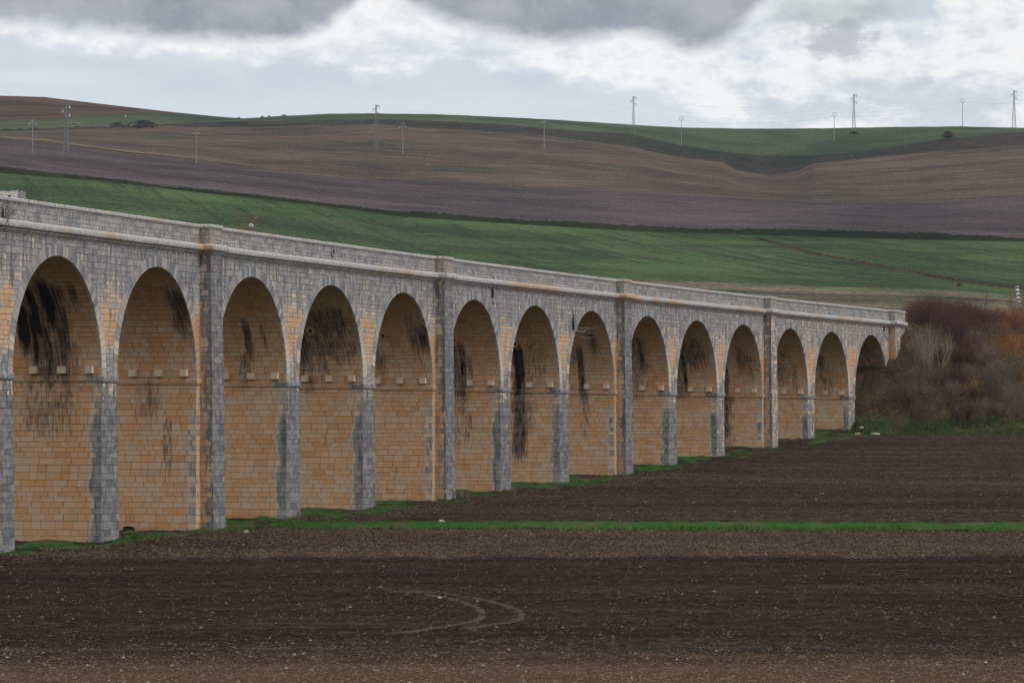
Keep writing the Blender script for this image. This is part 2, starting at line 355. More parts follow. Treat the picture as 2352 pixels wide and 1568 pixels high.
# piers
def pier(i, s0, hw, but, abut=False):
    """pier after arch i, centred at s0 with half width hw at the springing"""
    zb = float(ground(*P(s0, 0, 0)[:2])) - HS - 1.6
    if abut: zb = -9.0
    H = -zb; nz = max(8, int(H/.3)); nt = 60; bt = .021; bf = .006
    mb = VMB(); zs = [-H*k/nz for k in range(nz+1)]
    offs = i*17
    def T(z, t): return -bf*(-z) + (W + 2*bf*(-z))*t
    # grey amount on the jamb: fades away from the front corner in a ragged way
    def gj(t, z):
        n = float(vnoise(z*.9+i*7, 1.3, 4)); wd = .58 + .28*n
        g = float(1-sstep(wd*.35, wd*1.5, t))*(.95 if not but else .62); 
        dn = float(sstep(.5, 3.0, -z))
        return g*(.55+.45*dn)
    for sd in (-1, 1):
        if abut and sd > 0: continue
        ai = i if sd < 0 else i+1
        rows = [[(P(s0+sd*(hw+bt*(-z)), T(z, j/nt), z), (W*j/nt+offs+(0 if sd<0 else 40), z+20),
                  (gj(W*j/nt, z), stain(ai, W*j/nt, z, 1 if sd<0 else -1), (.25*float(1-sstep(.0,.5,W*j/nt)) if but else 0)+(.42*float(sstep(-H+1.9,-H+1.0,-(-z))) if False else 0)))
                 for j in range(nt+1)] for z in zs]
        mb.grid(rows, flip=(sd > 0), mi=1)
    for tt, fl in ((0, False), (1, True)):
        rows = []
        for z in zs:
            e = hw+bt*(-z)
            rows.append([(P(s0+q*e, T(z, tt), z), (s0+q*e, z+20), ((.52+(.42 if i < 10 else .10)*float(sstep(.1,2.2,-z))) if not but else (.30 if q < -.55 else .74), 0, (.12 if (but and q < -.55) else 0))) for q in (-1,-.75,-.5,0,.5,1)])
        mb.grid(rows, flip=fl)
    po = mb.build('pier', None, via, mats=[M['front'], M['jamb']])
    # impost band
    im = VMB(); ex = .085; z0, z1 = -.30, .0
    s_a, s_b = s0-hw-ex, s0+hw+ex; t_a, t_b = -ex, W+ex
    loop = [(s_a,t_a),(s_b,t_a),(s_b,t_b),(s_a,t_b)]
    def seg(p, q, n):
        return [(p[0]+(q[0]-p[0])*k/n, p[1]+(q[1]-p[1])*k/n) for k in range(n)]
    lp = seg(loop[0],loop[1],3)+seg(loop[1],loop[2],24)+seg(loop[2],loop[3],3)+seg(loop[3],loop[0],24)+[loop[0]]
    rows = []
    for dz, inn in ((z0-.05,.07),(z0,.0),(z1-.03,.0),(z1,.03),(z1+.004,.2)):
        r = []
        for (s_, t_) in lp:
            cs = max(-1,min(1,(s_-s0)/ (hw))); ct = max(-1,min(1,(t_-W/2)/(W/2)))
            s2 = s_ - (inn if s_ > s0+hw else (-inn if s_ < s0-hw else 0)); t2 = t_ + (inn if t_ < 0 else (-inn if t_ > W else 0))
            uu = t2+offs if abs(s_-s0) > hw else s2
            g = .85 if t_ < .0 else .72*float(1-sstep(.5,1.5,t_))
            if but: g *= .3
            r.append((P(s2, t2, dz), (uu, dz+20.15), (g, stain(i, t2, dz, 1)*.9 if s_ < s0-hw else 0, 0)))
        rows.append(r)
    im.grid(rows, flip=False); im.build('impost', M['wall'], po)
    # corbels over the impost
    for sd in (-1, 1):
        if abut and sd > 0: continue
        for tc in (.66, 2.22, 3.78, 5.34):
            cb = VMB(); z = .14; jx = (random.random()-.5)*.1
            zc = z + .18; ee = hw + math.sqrt(max(0,R*R-.0))-R   # flush with the springing
            base = s0+sd*hw
            th = theta(base); c = Vector(P(base + sd*.12, tc+jx, zc))
            cb.box(c, (.20,.21,.19), -th, (.10, stain(i, tc, .3, sd*-1)*.3, 0))
            cb.uv = [(u+offs, v) for u, v in cb.uv]
            co = cb.build('corbel', CORB, po)
    # buttress pilaster
    if but:
        pl = VMB(); pw = .92; zt = 7.2
        zz = [zt - (zt-zb)*k/48 for k in range(49)]
        def wx(q, z, front):
            low = float(1-sstep(-2, 3, z))
            if front: return (.80 if i < 10 else .52, 0, .0)
            if i == 14: return (.35, 0, .5*float(1-sstep(4,6,z)))
            return (.52+.30*float(1-sstep(0,.55,abs(q))) - .12*low, 0, .42*float(1-sstep(3,5,z))*float(sstep(.15,.7,abs(q))))
        def pr(z): return .62 + .012*max(0, zt-z)
        rows = []
        for z in zz:
            p_ = pr(z); w_ = pw + .004*max(0, zt-z); r = []
            for k in range(6): q = 1-k/5; tt2 = -p_*(1-q); r.append((P(s0-w_, tt2, z), (tt2+offs, z+20), wx(q if True else 0, z, False)))
            for k in range(5): s2 = -w_+2*w_*k/4; r.append((P(s0+s2, -p_, z), (s0+s2, z+20), wx(0, z, True)))
            for k in range(1,7): q = k/6; r.append((P(s0+w_, -p_*(1-q), z), (-p_*(1-q)+offs+9, z+20), wx(q, z, False)))
            rows.append(r)
        pl.grid(rows, flip=False)
        pl.build('pilaster', M['front'], via)
    return po
pil_s = []
for i in AI:
    if i == 14: break
    D = DB if i in BUT else DN
    s0 = ARCH[i]+D/2; pier(i, s0, (D-12)/2, i in BUT)
    if i in BUT: pil_s.append(s0)
s0 = ARCH[-2]-DN/2; pier(-3, s0, 1.1, False)
pier(14, ARCH[14]+6+1.57, 1.57, True, abut=True); pil_s.append(ARCH[14]+6+1.57)
# extra stone over buttress strips at the abutment
# ---- swept cornice, parapet, coping
def path():
    pts = [(ARCH[-2]-DN/2-1.1, 0)]
    for p in pil_s:
        pts += [(p-.95, 0), (p-.95, -.6), (p+.95, -.6), (p+.95, 0)]
    pts.append((S_END, 0))
    out = []
    for a, b in zip(pts, pts[1:]):
        n = max(1, int(abs(b[0]-a[0])/1.5))
        for k in range(n): out.append(((a[0]+(b[0]-a[0])*k/n, a[1]+(b[1]-a[1])*k/n), k == 0))
    out.append((pts[-1], True)); return out
PTH = path()
def sweep(prof, wxf, mirror=False, seed=0, closed_ends=True, uvv=20):
    mb = VMB(); rows = []; r = random.Random(seed)
    n = len(PTH); ulen = 0
    for k in range(n):
        (s_, t_), _ = PTH[k]
        a = PTH[k-1][0] if k else None; b = PTH[k+1][0] if k < n-1 else None
        def nrm(p, q):
            dx, dy = q[0]-p[0], q[1]-p[1]; L = math.hypot(dx, dy) or 1; return (dy/L, -dx/L)
        n1 = nrm(a, (s_,t_)) if a else None; n2 = nrm((s_,t_), b) if b else None
        n1 = n1 or n2; n2 = n2 or n1
        mx, my = n1[0]+n2[0], n1[1]+n2[1]; L2 = mx*mx+my*my; mx, my = 2*mx/L2, 2*my/L2
        if a: ulen += math.hypot(s_-a[0], t_-a[1])
        row = []; jz = (r.random()-.5)*.012
        for (o, z) in prof:
            ss_, tt_ = s_+mx*o, t_+my*o
            if mirror: tt_ = W - tt_
            row.append((P(ss_, tt_, z+jz), (ulen + (50 if mirror else 0), z-o*.5+uvv), wxf(s_, z)))
        rows.append(row)
    mb.grid(rows, flip=mirror)
    for row, fl in ((rows[0], False), (rows[-1], True)):
        idx = [mb.vert(*c) for c in row]; mb.face(*(idx if fl != mirror else idx[::-1]))
    return mb
corn = [(-.1,6.96),(.05,6.96),(.07,7.05),(.16,7.07),(.16,7.16),(.10,7.165),(.10,7.19),(.27,7.19),(.30,7.24),(.31,7.34),(.30,7.44),(.26,7.51),(.18,7.55),(0,7.58),(-.1,7.58)]
par = [(-.42,7.2),(0,7.5),(0,8.02),(0,8.49),(-.42,8.49)]
def rw(s_, z):
    q = min(abs(s_-p) for p in pil_s); return (1,0,.8*float(1-sstep(.9,1.6,q)))
cop = [(-.46,8.46),(.045,8.46),(.06,8.49),(.06,8.59),(.045,8.635),(.0,8.66),(-.40,8.66),(-.46,8.62)]
sweep(corn, lambda s_,z:(1,0,0), seed=1).build('cornice', M['cap'], via)
sweep(par, rw).build('parapet', M['parapet'], via)
sweep(cop, lambda s_,z:(1,0,0), seed=2, uvv=17).build('coping', M['cap'], via)
sweep(corn, lambda s_,z:(1,0,0), mirror=True, seed=1).build('cornice', M['cap'], via)
sweep(par, rw, mirror=True).build('parapet', M['parapet'], via)
sweep(cop, lambda s_,z:(1,0,0), mirror=True, seed=2, uvv=17).build('coping', M['cap'], via)
# round ring on the parapet
def ring_mesh(s_, z, R0, r0, t0=-.03, name='parapet_roundel', mat=None):
    mb = VMB(); n = 28; m = 8; idx = []
    for k in range(n):
        a = 2*math.pi*k/n; row = []
        for j in range(m):
            b = 2*math.pi*j/m; rr = R0+r0*math.cos(b); row.append(mb.vert(P(s_+rr*math.cos(a), t0-r0*math.sin(b), z+rr*math.sin(a)), (a,b), (.8,0,0)))
        idx.append(row)
    for k in range(n):
        for j in range(m): mb.face(idx[k][j], idx[(k+1)%n][j], idx[(k+1)%n][(j+1)%m], idx[k][(j+1)%m])
    return mb.build(name, mat or M['parapet'], via)
ring_mesh(ARCH[4]+.15, 8.02, .23, .06)
# drain outlets in the vaults
blk = simple('painted_hole_shade', (.012,.012,.013), .2)
for i in range(4, 12):
    z = 3.35; half = math.sqrt(R*R-z*z); tc = 3.15; s_ = ARCH[i]+half; ang = math.atan2(z, half)
    nn = Vector((-math.cos(ang), 0, -math.sin(ang)))     # inward normal in (s, t, z)
    e1 = Vector((0,1,0)); e2 = nn.cross(e1)
    mb = VMB(); n = 20; ringsp = ((.30,.0),(.27,.09),(.15,.09),(.13,.02))
    idx = []
    for (r_, o) in ringsp:
        idx.append([mb.vert(P(*(Vector((s_,tc,z))+nn*o+e1*(r_*math.cos(2*math.pi*k/n))+e2*(r_*math.sin(2*math.pi*k/n)))), (k*.1, r_), (.2,.1,0)) for k in range(n)])
    for a, b in zip(idx, idx[1:]):
        for k in range(n): mb.face(a[k], a[(k+1)%n], b[(k+1)%n], b[k], mi=0)
    mb.face(*idx[-1], mi=1)  # near-black disc: the shade inside the drain hole is painted on
    mb.build('drain_outlet', None, via, mats=[M['wall'], blk])

# ------------------------------------------------------------------ ground mesh
def grid_obj(name, X, Y, Z, mat, cols=None, kind='structure', smooth=True):
    nr, nc = X.shape; me = bpy.data.meshes.new(name)
    co = np.stack([X,Y,Z], -1).reshape(-1,3).astype(np.float32)
    me.vertices.add(nr*nc); me.vertices.foreach_set('co', co.ravel())
    i = np.arange(nr*nc).reshape(nr,nc); q = np.stack([i[:-1,:-1], i[:-1,1:], i[1:,1:], i[1:,:-1]], -1).reshape(-1,4)
    nf = len(q); me.loops.add(nf*4); me.loops.foreach_set('vertex_index', q.ravel().astype(np.int32))
    me.polygons.add(nf); me.polygons.foreach_set('loop_start', (np.arange(nf)*4).astype(np.int32)); me.polygons.foreach_set('loop_total', np.full(nf,4,dtype=np.int32))
    me.polygons.foreach_set('use_smooth', np.full(nf, smooth))
    if cols is not None:
        ca = me.color_attributes.new('wx','FLOAT_COLOR','POINT'); w = np.ones((nr*nc,4),dtype=np.float32); w[:,:3] = cols.reshape(-1,3); ca.data.foreach_set('color', w.ravel())
    me.materials.append(mat); me.update(calc_edges=True); me.validate()
    o = link(bpy.data.objects.new(name, me)); o['kind'] = kind; return o

def grass_amount(X, Y, s, t, d):
    n = fbm(X*.9, Y*.35, 4, 21); n2 = fbm(X*.25, Y*.12, 3, 5)
    # strip across the field
    ed = (n-.5)*4.6
    far = 221.6 + (X-30)*-.035; near = 214.4 + (X-30)*-.03
    g1 = sstep(-.8, .8, Y-near+ed*.8)*sstep(.8, -.8, Y-far+ed)*sstep(-15.5, -11, X+(n-.5)*4)
    # verge along the foot of the viaduct
    wid = 1.9 + 2.4*(n2-.5)*2 + .6*sstep(230,205,Y)
    g2 = sstep(-wid-1.0, -wid+.6, t+(n-.5)*1.6)*(Y<372)*(s<S_ABUT+14)*np.clip(.15+1.1*sstep(.40,.56,fbm(X*.5,Y*.22,3,91)),0,1)
    # embankment foot
    g3 = sstep(24.5, 22.3, d+(n-.5)*3)
    return np.clip(np.maximum(np.maximum(g1, g2), g3), 0, 1), g1, g2, g3
def make_ground():
    Ys = np.concatenate([np.arange(-60,84,6), np.arange(84,268,.3), np.arange(268,402,.5), np.arange(402,470,2), np.arange(470,700,8)])
    Xc = np.concatenate([np.arange(-620,-40,20), np.arange(-40,-31,1.5), np.arange(-31,60,.22), np.arange(60,72,1.5), np.arange(72,640,20)])
    X, Y = np.meshgrid(Xc, Ys); Z = ground(X, Y); s, t, d = strip_rect(X, Y)
    g, g1, g2, g3 = grass_amount(X, Y, s, t, d)
    vis = (Y > 84)&(Y < 402)&(X > -31)&(X < 60)
    clod = (rng.rand(*X.shape)-.5)*.05 + (fbm(X*2.2, Y*1.3, 3, 31)-.5)*.12 + (fbm(X*.25, Y*2.2, 2, 33)-.5)*.07
    lump = (fbm(X*.8, Y*.5, 3, 41)-.5)*.34
    Z = Z + vis*(clod*(1-g) + lump*g + .05*g)
    Z = Z + vis*.25*sstep(10,0,np.abs(Y-217.5)*4)*g1
    # straw cover
    n = fbm(X*.30, Y*.10, 4, 51); n3 = fbm(X*1.4, Y*.5, 3, 53)
    edge = 181.5 + (X-20)*.05
    straw = sstep(-.5,1.5, Y-edge+(n-.5)*(6+14*sstep(5,-18,X)))*sstep(214,212,Y)*(.34+.36*n)*sstep(-26,-6,X+ (n-.5)*18)
    straw = np.maximum(straw, sstep(6.5,4.2,-t+(n-.5)*4)*sstep(2.5,3.6,-t)*(Y<300)*.9*sstep(.42,.62,n3))
    straw = np.maximum(straw, .30*sstep(125,99,Y+(n-.5)*14))
    straw = np.maximum(straw, .22*sstep(170,205,Y)*sstep(0,-14,X))
    straw = np.maximum(straw, .30*(Y>223)*sstep(60,10,-t))
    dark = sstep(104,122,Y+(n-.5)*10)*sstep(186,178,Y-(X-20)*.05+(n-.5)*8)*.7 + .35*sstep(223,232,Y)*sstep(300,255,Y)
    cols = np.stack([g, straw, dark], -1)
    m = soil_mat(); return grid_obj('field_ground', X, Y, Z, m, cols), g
def soil_mat():
    t = NT('soil'); p = t.pos(); w = t.sep(t.attr('wx')['Color'])
    a = t.noise(p, .5, 4, .6); b = t.noise(p, 5, 4, .7); f = t.noise(p, 22, 3, .7); h = t.noise(p, 1, 3, .6, sc=(.12, 1.6, 1))
    c = t.mix(t.ss(b, .3, .72), (.0175,.0135,.011), (.051,.039,.032))
    c = t.mix(t.mul(t.ss(h,.45,.65),.30), c, (.080,.058,.044))
    rw1 = t.noise(p, 1, 3, .6, sc=(.035, .42, 1)); rw2 = t.noise(p, 1, 3, .6, sc=(.015, .13, 1)); cl = t.noise(p, 1.6, 5, .75)
    c = t.mix(t.mul(t.ss(rw1,.46,.60),.55), c, t.mix(1.0, c, (1.8,1.7,1.6), 'MULTIPLY')); c = t.mix(t.mul(t.ss(rw2,.60,.42),.5), c, t.mix(1.0, c, (.55,.55,.58), 'MULTIPLY'))
    c = t.mix(t.ss(cl,.58,.40), c, t.mix(1.0, c, (.45,.45,.48), 'MULTIPLY'))
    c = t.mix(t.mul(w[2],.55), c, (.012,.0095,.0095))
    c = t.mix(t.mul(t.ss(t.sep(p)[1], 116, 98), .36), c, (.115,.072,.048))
    # straw flecks
    v = t.n('ShaderNodeTexVoronoi', feature='F1'); t.put(v.inputs['Vector'], t.scale(p, (5.5,1.8,1), .5)); v.inputs['Scale'].default_value = 6.0
    r = t.sep(v.outputs['Color'])[0]; fl = t.mul(t.ss(v.outputs['Distance'], .34, .12), t.ss(t.add(t.mul(r,.9), t.mul(w[1],.65)), .84, 1.05))
    c = t.mix(t.mul(fl, .75), c, t.mix(r, (.20,.145,.095), (.27,.21,.15)))
    v2 = t.n('ShaderNodeTexVoronoi', feature='F1'); t.put(v2.inputs['Vector'], t.scale(p, (3,1.1,1), -.4)); v2.inputs['Scale'].default_value = 11
    fl2 = t.mul(t.ss(v2.outputs['Distance'], .38, .1), t.ss(t.add(t.sep(v2.outputs['Color'])[1], t.mul(w[1],.7)), .86, 1.05))
    c = t.mix(t.mul(fl2,.7), c, (.30,.21,.135))
    # grass
    gn = t.noise(p, 3.2, 4, .7); gb = t.noise(p, .6, 3, .6)
    gc = t.mix(t.ss(gn,.3,.7), (.014,.040,.013), (.032,.090,.022)); gc = t.mix(t.mul(t.ss(gb,.46,.62),.7), gc, (.070,.058,.035))
    gm = t.ss(t.add(w[0], t.mul(t.sub(b,.5), .7)), .38, .62)
    # the embankment slopes are rougher and browner
    z = t.sep(p)[2]; em = t.mul(t.ss(z, -.6, 1.2), t.ss(t.sep(p)[0], 28, 34))
    gc = t.mix(t.mul(em, t.ss(t.noise(p,.9,4,.7), .30,.45)), gc, t.mix(b, (.030,.022,.014), (.105,.078,.052)))
    c = t.mix(gm, c, gc)
    return t.bsdf(c, 1.0, t.add(b, t.mul(f,.6)), .9, .08, 0)
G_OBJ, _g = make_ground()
del _g

# tyre marks: low pressed ribbons over the soil
def ribbon(name, pts, wdt, mat, lift=.035, n=160, jit=.05):
    P3 = [gpt(*p) for p in pts]; P3 = [Vector((p.x,p.y,0)) for p in P3]
    out = []
    m = len(P3)
    for k in range(n+1):
        u = k/n*(m-1); i = min(int(u), m-2); f_ = u-i
        p0 = P3[max(i-1,0)]; p1 = P3[i]; p2 = P3[i+1]; p3 = P3[min(i+2,m-1)]
        out.append(.5*((2*p1)+(p2-p0)*f_+(2*p0-5*p1+4*p2-p3)*f_*f_+(-p0+3*p1-3*p2+p3)*f_**3))
    mb = MB(); rows = []
    for k, p in enumerate(out):
        a = out[max(k-1,0)]; b = out[min(k+1,n)]; d = (b-a).normalized(); nn = Vector((-d.y,d.x,0)); fade = min(1, k/12, (n-k)/12)
        r = []
        for q in (-1,-.5,0,.5,1):
            w_ = wdt/2*max(.15,fade)*(1+ (random.random()-.5)*.35); pp = p+nn*(q*w_); z = float(ground(pp.x, pp.y))
            r.append(((pp.x,pp.y,z+lift+(-.05 if abs(q)==1 else 0)+(random.random()-.5)*jit), (0,0), (0,0,0)))
        rows.append(r)
    mb.grid(rows); o = mb.build(name, mat, smooth=True); return o
trk = simple('pressed_soil', (.038,.030,.025), .5, 7)
o = ribbon('tyre_track', [(880,1356),(960,1362),(1040,1378),(1095,1396),(1108,1412),(1090,1426),(1040,1437),(960,1449),(880,1457)], .3, trk); tag(o, kind='structure')
o = ribbon('tyre_track', [(930,1354),(1030,1366),(1120,1380),(1180,1398),(1198,1414),(1180,1428),(1120,1437),(1050,1448)], .3, trk); tag(o, kind='structure')

# ------------------------------------------------------------------ distant hillside, band by band
def C(pts): 
    a = np.array(pts, float); return lambda x: np.interp(x, a[:,0], a[:,1])
cur = {}
cur['sky'] = C([(-1600,250),(-600,215),(-150,216),(0,220),(100,223),(250,241),(400,258),(500,268),(560,272.5),(600,270),(650,266.5),(760,261.5),(860,261),(1000,263),(1150,269),(1300,277),(1450,287),(1560,293),(1700,296),(1900,295),(2050,292),(2200,291),(2352,294),(2700,300),(3200,285),(4000,300)])
cur['hill'] = lambda x: np.where(x < 560, C([(-1600,275),(-100,275),(0,277),(110,275),(170,268),(250,263),(330,258.5),(430,262),(500,269),(560,273)])(x), cur['sky'](x)+.4)
cur['bank_t'] = lambda x: np.maximum(C([(-1600,300),(0,302),(250,294),(380,288),(430,284),(560,279),(700,277),(860,273),(1000,277.5),(1150,285),(1300,299),(1450,309),(1500,321),(1560,333),(1650,348),(1750,357),(1850,358.5),(1950,352),(2050,339),(2169,320.6),(2250,313),(2352,304),(2700,280+26),(4000,330)])(x), cur['hill'](x)+1)
cur['bank_b'] = lambda x: np.maximum(C([(-1600,300),(0,302),(250,294.3),(380,290),(420,292),(574,291.5),(735,288),(870,286.5),(1031,296),(1206,307),(1340,323),(1447,338),(1563,362),(1660,374),(1690,390),(1770,403),(1830,395),(1871,376),(2036,359),(2169,347),(2352,333.5),(2700,325),(4000,345)])(x), cur['bank_t'](x)+.3)
cur['scrub'] = C([(-1600,290),(0,320),(146,335),(293,358),(440,371),(574,390),(762,405),(870,414),(1058,424),(1206,433),(1474,441),(1838,465),(2023,468),(2352,454),(2700,440),(4000,420)])
cur['hedge_t'] = C([(-1600,330),(0,384),(244,411),(366,428),(574,446),(762,471),(923,486),(1206,506),(1474,519),(1609,527),(1838,529),(2023,534),(2145,538),(2352,549),(2700,560),(4000,590)])
cur['hedge_b'] = C([(-1600,340),(0,397.5),(244,418),(574,455.5),(762,475.5),(923,498),(1206,516),(1474,532),(1838,543),(2023,549),(2352,555),(2700,567),(4000,600)])
cur['green_b'] = C([(-1600,560),(0,600),(1000,630),(1420,641),(1700,650),(1850,657),(2052,662),(2190,668),(2352,680),(2700,690),(4000,700)])
DEP = {'sky': lambda x: 2250+350*sstep(560,200,x), 'hill': lambda x: 2150+0*x, 'bank_t': lambda x: 2060+0*x, 'bank_b': lambda x: 1985+0*x, 'scrub': lambda x: 1500+0*x, 'hedge_t': lambda x: 1165+0*x, 'hedge_b': lambda x: 1135+0*x, 'green_b': lambda x: 820+0*x}
ORDER = ['sky','hill','bank_t','bank_b','scrub','hedge_t','hedge_b','green_b']
cur['near'] = lambda x: YH - F*14.0/648 + 0*x; DEP['near'] = lambda x: 648+0*x; ORDER.append('near')
def hillpt(x, y):
    for a, b in zip(ORDER, ORDER[1:]):
        y0 = float(cur[a](np.float64(x))); y1 = float(cur[b](np.float64(x)))
        if y0 <= y <= y1:
            k = (y-y0)/(y1-y0) if y1 > y0 else 0; D = float(DEP[a](np.float64(x)))*(1-k)+float(DEP[b](np.float64(x)))*k
            return Vector(((x-CX)/F*D, D, (YH-y)/F*D))
    D = 2250; return Vector(((x-CX)/F*D, D, (YH-y)/F*D))
def field_mat(name, c1, c2, c3, sx=.02, sy=.15, rot=0, streak=.5, fleck=None, fl=.5, scl=1):
    """c1/c2 broad variation, c3 streaks following the drill rows"""
    t = NT(name); p = t.pos(); xy = t.sep(p); q = t.xyz(xy[0], xy[1], 0.0)
    big = t.noise(q, .006*scl, 4, .6); mid = t.noise(q, .05*scl, 4, .65); st = t.noise(t.scale(t.scale(q,(1,1,1),rot), (sx, sy, 1)), 1, 4, .6)
    fi = t.noise(t.scale(q,(1,.35,1)), .8, 5, .8)
    c = t.mix(t.ss(big, .35, .65), c1, c2)
    c = t.mix(t.mul(t.ss(st, .48, .68), streak), c, c3)
    c = t.mix(t.mul(t.ss(mid, .45, .75), .35), c, t.mix(.5, c, c1))
    c = t.mix(t.ss(fi,.36,.64), t.mix(1.0, c, (1.25,1.23,1.22), 'MULTIPLY'), t.mix(1.0, c, (.66,.67,.69), 'MULTIPLY'))
    pt = t.noise(q, .011*scl, 6, .65, dist=.4); c = t.mix(t.ss(pt,.40,.60), t.mix(1.0, c, (.74,.78,.80), 'MULTIPLY'), t.mix(1.0, c, (1.2,1.15,1.1), 'MULTIPLY'))
    if fleck:
        st2 = t.noise(t.scale(q, (.035, .12, 1)), 1, 3, .5)
        c = t.mix(t.mul(t.mul(t.ss(st2, .54, .60), t.ss(fi,.60,.38)), fl), c, fleck)
        st3 = t.noise(t.scale(q, (.012, .22, 1)), 1, 3, .5); c = t.mix(t.mul(t.ss(st3, .50, .66), .4), c, t.mix(.5, c, (0,0,0)))
    return t.bsdf(c, 1.0, fi, .6, .8, 0)
HM = {
 'sky': ('distant_hill', field_mat('ploughed_red', (.050,.037,.032), (.062,.045,.038), (.042,.031,.028), .01, .05)),
 'hill': ('upper_green_field', field_mat('upper_green', (.040,.054,.037), (.052,.072,.043), (.036,.048,.036), .01, .05)),
 'bank_t': ('dark_bank', field_mat('bank_scrub', (.026,.032,.027), (.040,.032,.033), (.022,.038,.028), .02, .06, fleck=(.085,.06,.05), fl=.35)),
 'bank_b': ('stubble_slope', field_mat('stubble', (.054,.046,.041), (.070,.056,.048), (.042,.050,.035), .004, .03, fleck=(.20,.165,.13), fl=.45)),
 'scrub': ('fallow_slope', field_mat('fallow', (.046,.040,.044), (.060,.052,.056), (.075,.066,.066), .006, .04, fleck=(.13,.11,.10), fl=.4)),
 'hedge_t': ('hedge_bank', field_mat('hedge', (.010,.018,.011), (.018,.024,.014), (.012,.022,.012), .05, .05)),
 'hedge_b': ('lower_green_field', field_mat('lower_green', (.039,.056,.032), (.047,.078,.036), (.029,.036,.027), .22, .010, rot=-.21, streak=.9, scl=1.4)),
 'green_b': ('rough_pasture', field_mat('pasture', (.075,.072,.048), (.145,.120,.098), (.036,.028,.034), .009, .085, streak=1.0, fleck=(.035,.085,.028), fl=.8, scl=3)),
}
xcol = np.concatenate([np.arange(-1600,-60,40), np.arange(-60,2420,5), np.arange(2420,4001,40)])
for a, b in zip(ORDER, ORDER[1:]):
    nr = {'sky':12,'hill':14,'bank_t':14,'bank_b':40,'scrub':40,'hedge_t':10,'hedge_b':60,'green_b':40}[a]
    rows = []
    for k in range(nr+1):
        f_ = k/nr; y = cur[a](xcol)*(1-f_)+cur[b](xcol)*f_; D = DEP[a](xcol)*(1-f_)+DEP[b](xcol)*f_
        X = (xcol-CX)/F*D; Z = (YH-y)/F*D
        if 0 < k < nr or a in ('bank_t','hedge_t'):
            amp = {'sky':.6,'hill':.4,'bank_t':3.2,'bank_b':1.0,'scrub':1.6,'hedge_t':1.2,'hedge_b':.5,'green_b':.8}[a]
            e = math.sin(math.pi*f_) if a not in ('hedge_t',) else (1-f_)**.5
            Z = Z + amp*e*(fbm(X/9, D/14+k, 4, 61)-.45) + (amp*.5*e*(rng.rand(len(X))-.4) if a in ('bank_t','hedge_t') else 0)
        rows.append((X, D+0*X, Z))
    if a == 'sky':
        X, D, Z = rows[0]; rows.insert(0, (X*1.12, D*1.12, Z-70)); 
    grid_obj(HM[a][0], np.array([r[0] for r in rows]), np.array([r[1] for r in rows]), np.array([r[2] for r in rows]), HM[a][1])
# ditch line crossing the lower green field
dm = field_mat('ditch_scrub', (.030,.026,.018), (.045,.034,.026), (.02,.03,.016), .05, .05)
dp = [hillpt(x,y) for x,y in [(1738,548),(1790,560),(1870,583),(1990,606),(2100,627),(2200,646),(2280,655),(2360,664)]]
mb = MB(); rows = []
for k in range(161):
    u = k/160*(len(dp)-1); i = min(int(u), len(dp)-2); p = dp[i].lerp(dp[i+1], u-i)
    h = .5*random.random()+.1
    rows.append([((p.x-1.2,p.y-9*random.random()-3,p.z-.9),(0,0),(0,0,0)),((p.x,p.y-2,p.z+h*.6),(0,0),(0,0,0)),((p.x,p.y+3,p.z+h+.3),(0,0),(0,0,0)),((p.x,p.y+6,p.z-.3),(0,0),(0,0,0))])
mb.grid(rows, flip=True); o = mb.build('ditch', dm, smooth=True); tag(o, kind='structure')
# pale track across the stubble at left
tm = field_mat('track_grass', (.090,.080,.056), (.11,.095,.070), (.06,.062,.042), .02,.05)
dp = [hillpt(x,y) for x,y in [(-120,306),(0,317),(100,325),(220,341),(330,354),(440,366),(580,384)]]
mb = MB(); rows = []
for k in range(121):
    u = k/120*(len(dp)-1); i = min(int(u), len(dp)-2); p = dp[i].lerp(dp[i+1], u-i); q = 10*(1-.8*k/120)*(.7+.5*random.random())
    rows.append([((p.x,p.y-q,p.z-q*.112+.5),(0,0),(0,0,0)),((p.x,p.y,p.z+.7),(0,0),(0,0,0)),((p.x,p.y+q,p.z+q*.112+.5),(0,0),(0,0,0))])
mb.grid(rows, flip=True); o = mb.build('hill_track', tm, smooth=True); tag(o, kind='structure')

# ------------------------------------------------------------------ vegetation helpers
def raw_mesh(name, V, Fc, mats, mi=None):
    me = bpy.data.meshes.new(name); me.from_pydata(V, [], Fc)
    for m in mats: me.materials.append(m)
    if mi is not None: me.polygons.foreach_set('material_index', np.array(mi, dtype=np.int32))
    me.update(); return me
class Tw:
    def __init__(s): s.V = []; s.F = []; s.mi = []
    def seg(s, a, b, ra, rb, n=3, mi=0):
        d = (b-a); 
        if d.length < 1e-6: return
        d.normalize(); u = d.cross(Vector((.3,.9,.2))); u.normalize(); w = d.cross(u); k = len(s.V)
        for p, r in ((a,ra),(b,rb)):
            for j in range(n): s.V.append(tuple(p+u*(r*math.cos(2*math.pi*j/n))+w*(r*math.sin(2*math.pi*j/n))))
        for j in range(n): s.F.append((k+j,k+(j+1)%n,k+n+(j+1)%n,k+n+j)); s.mi.append(mi)
    def leaf(s, p, r, sz, mi=1):
        a = Vector((r.uniform(-1,1),r.uniform(-1,1),r.uniform(-1,1))).normalized(); b = a.cross(Vector((r.uniform(-1,1),r.uniform(-1,1),.3))).normalized(); k = len(s.V)
        for q in (a*sz, b*sz*.55, a*-sz, b*-sz*.55): s.V.append(tuple(p+q))
        s.F.append((k,k+1,k+2,k+3)); s.mi.append(mi)
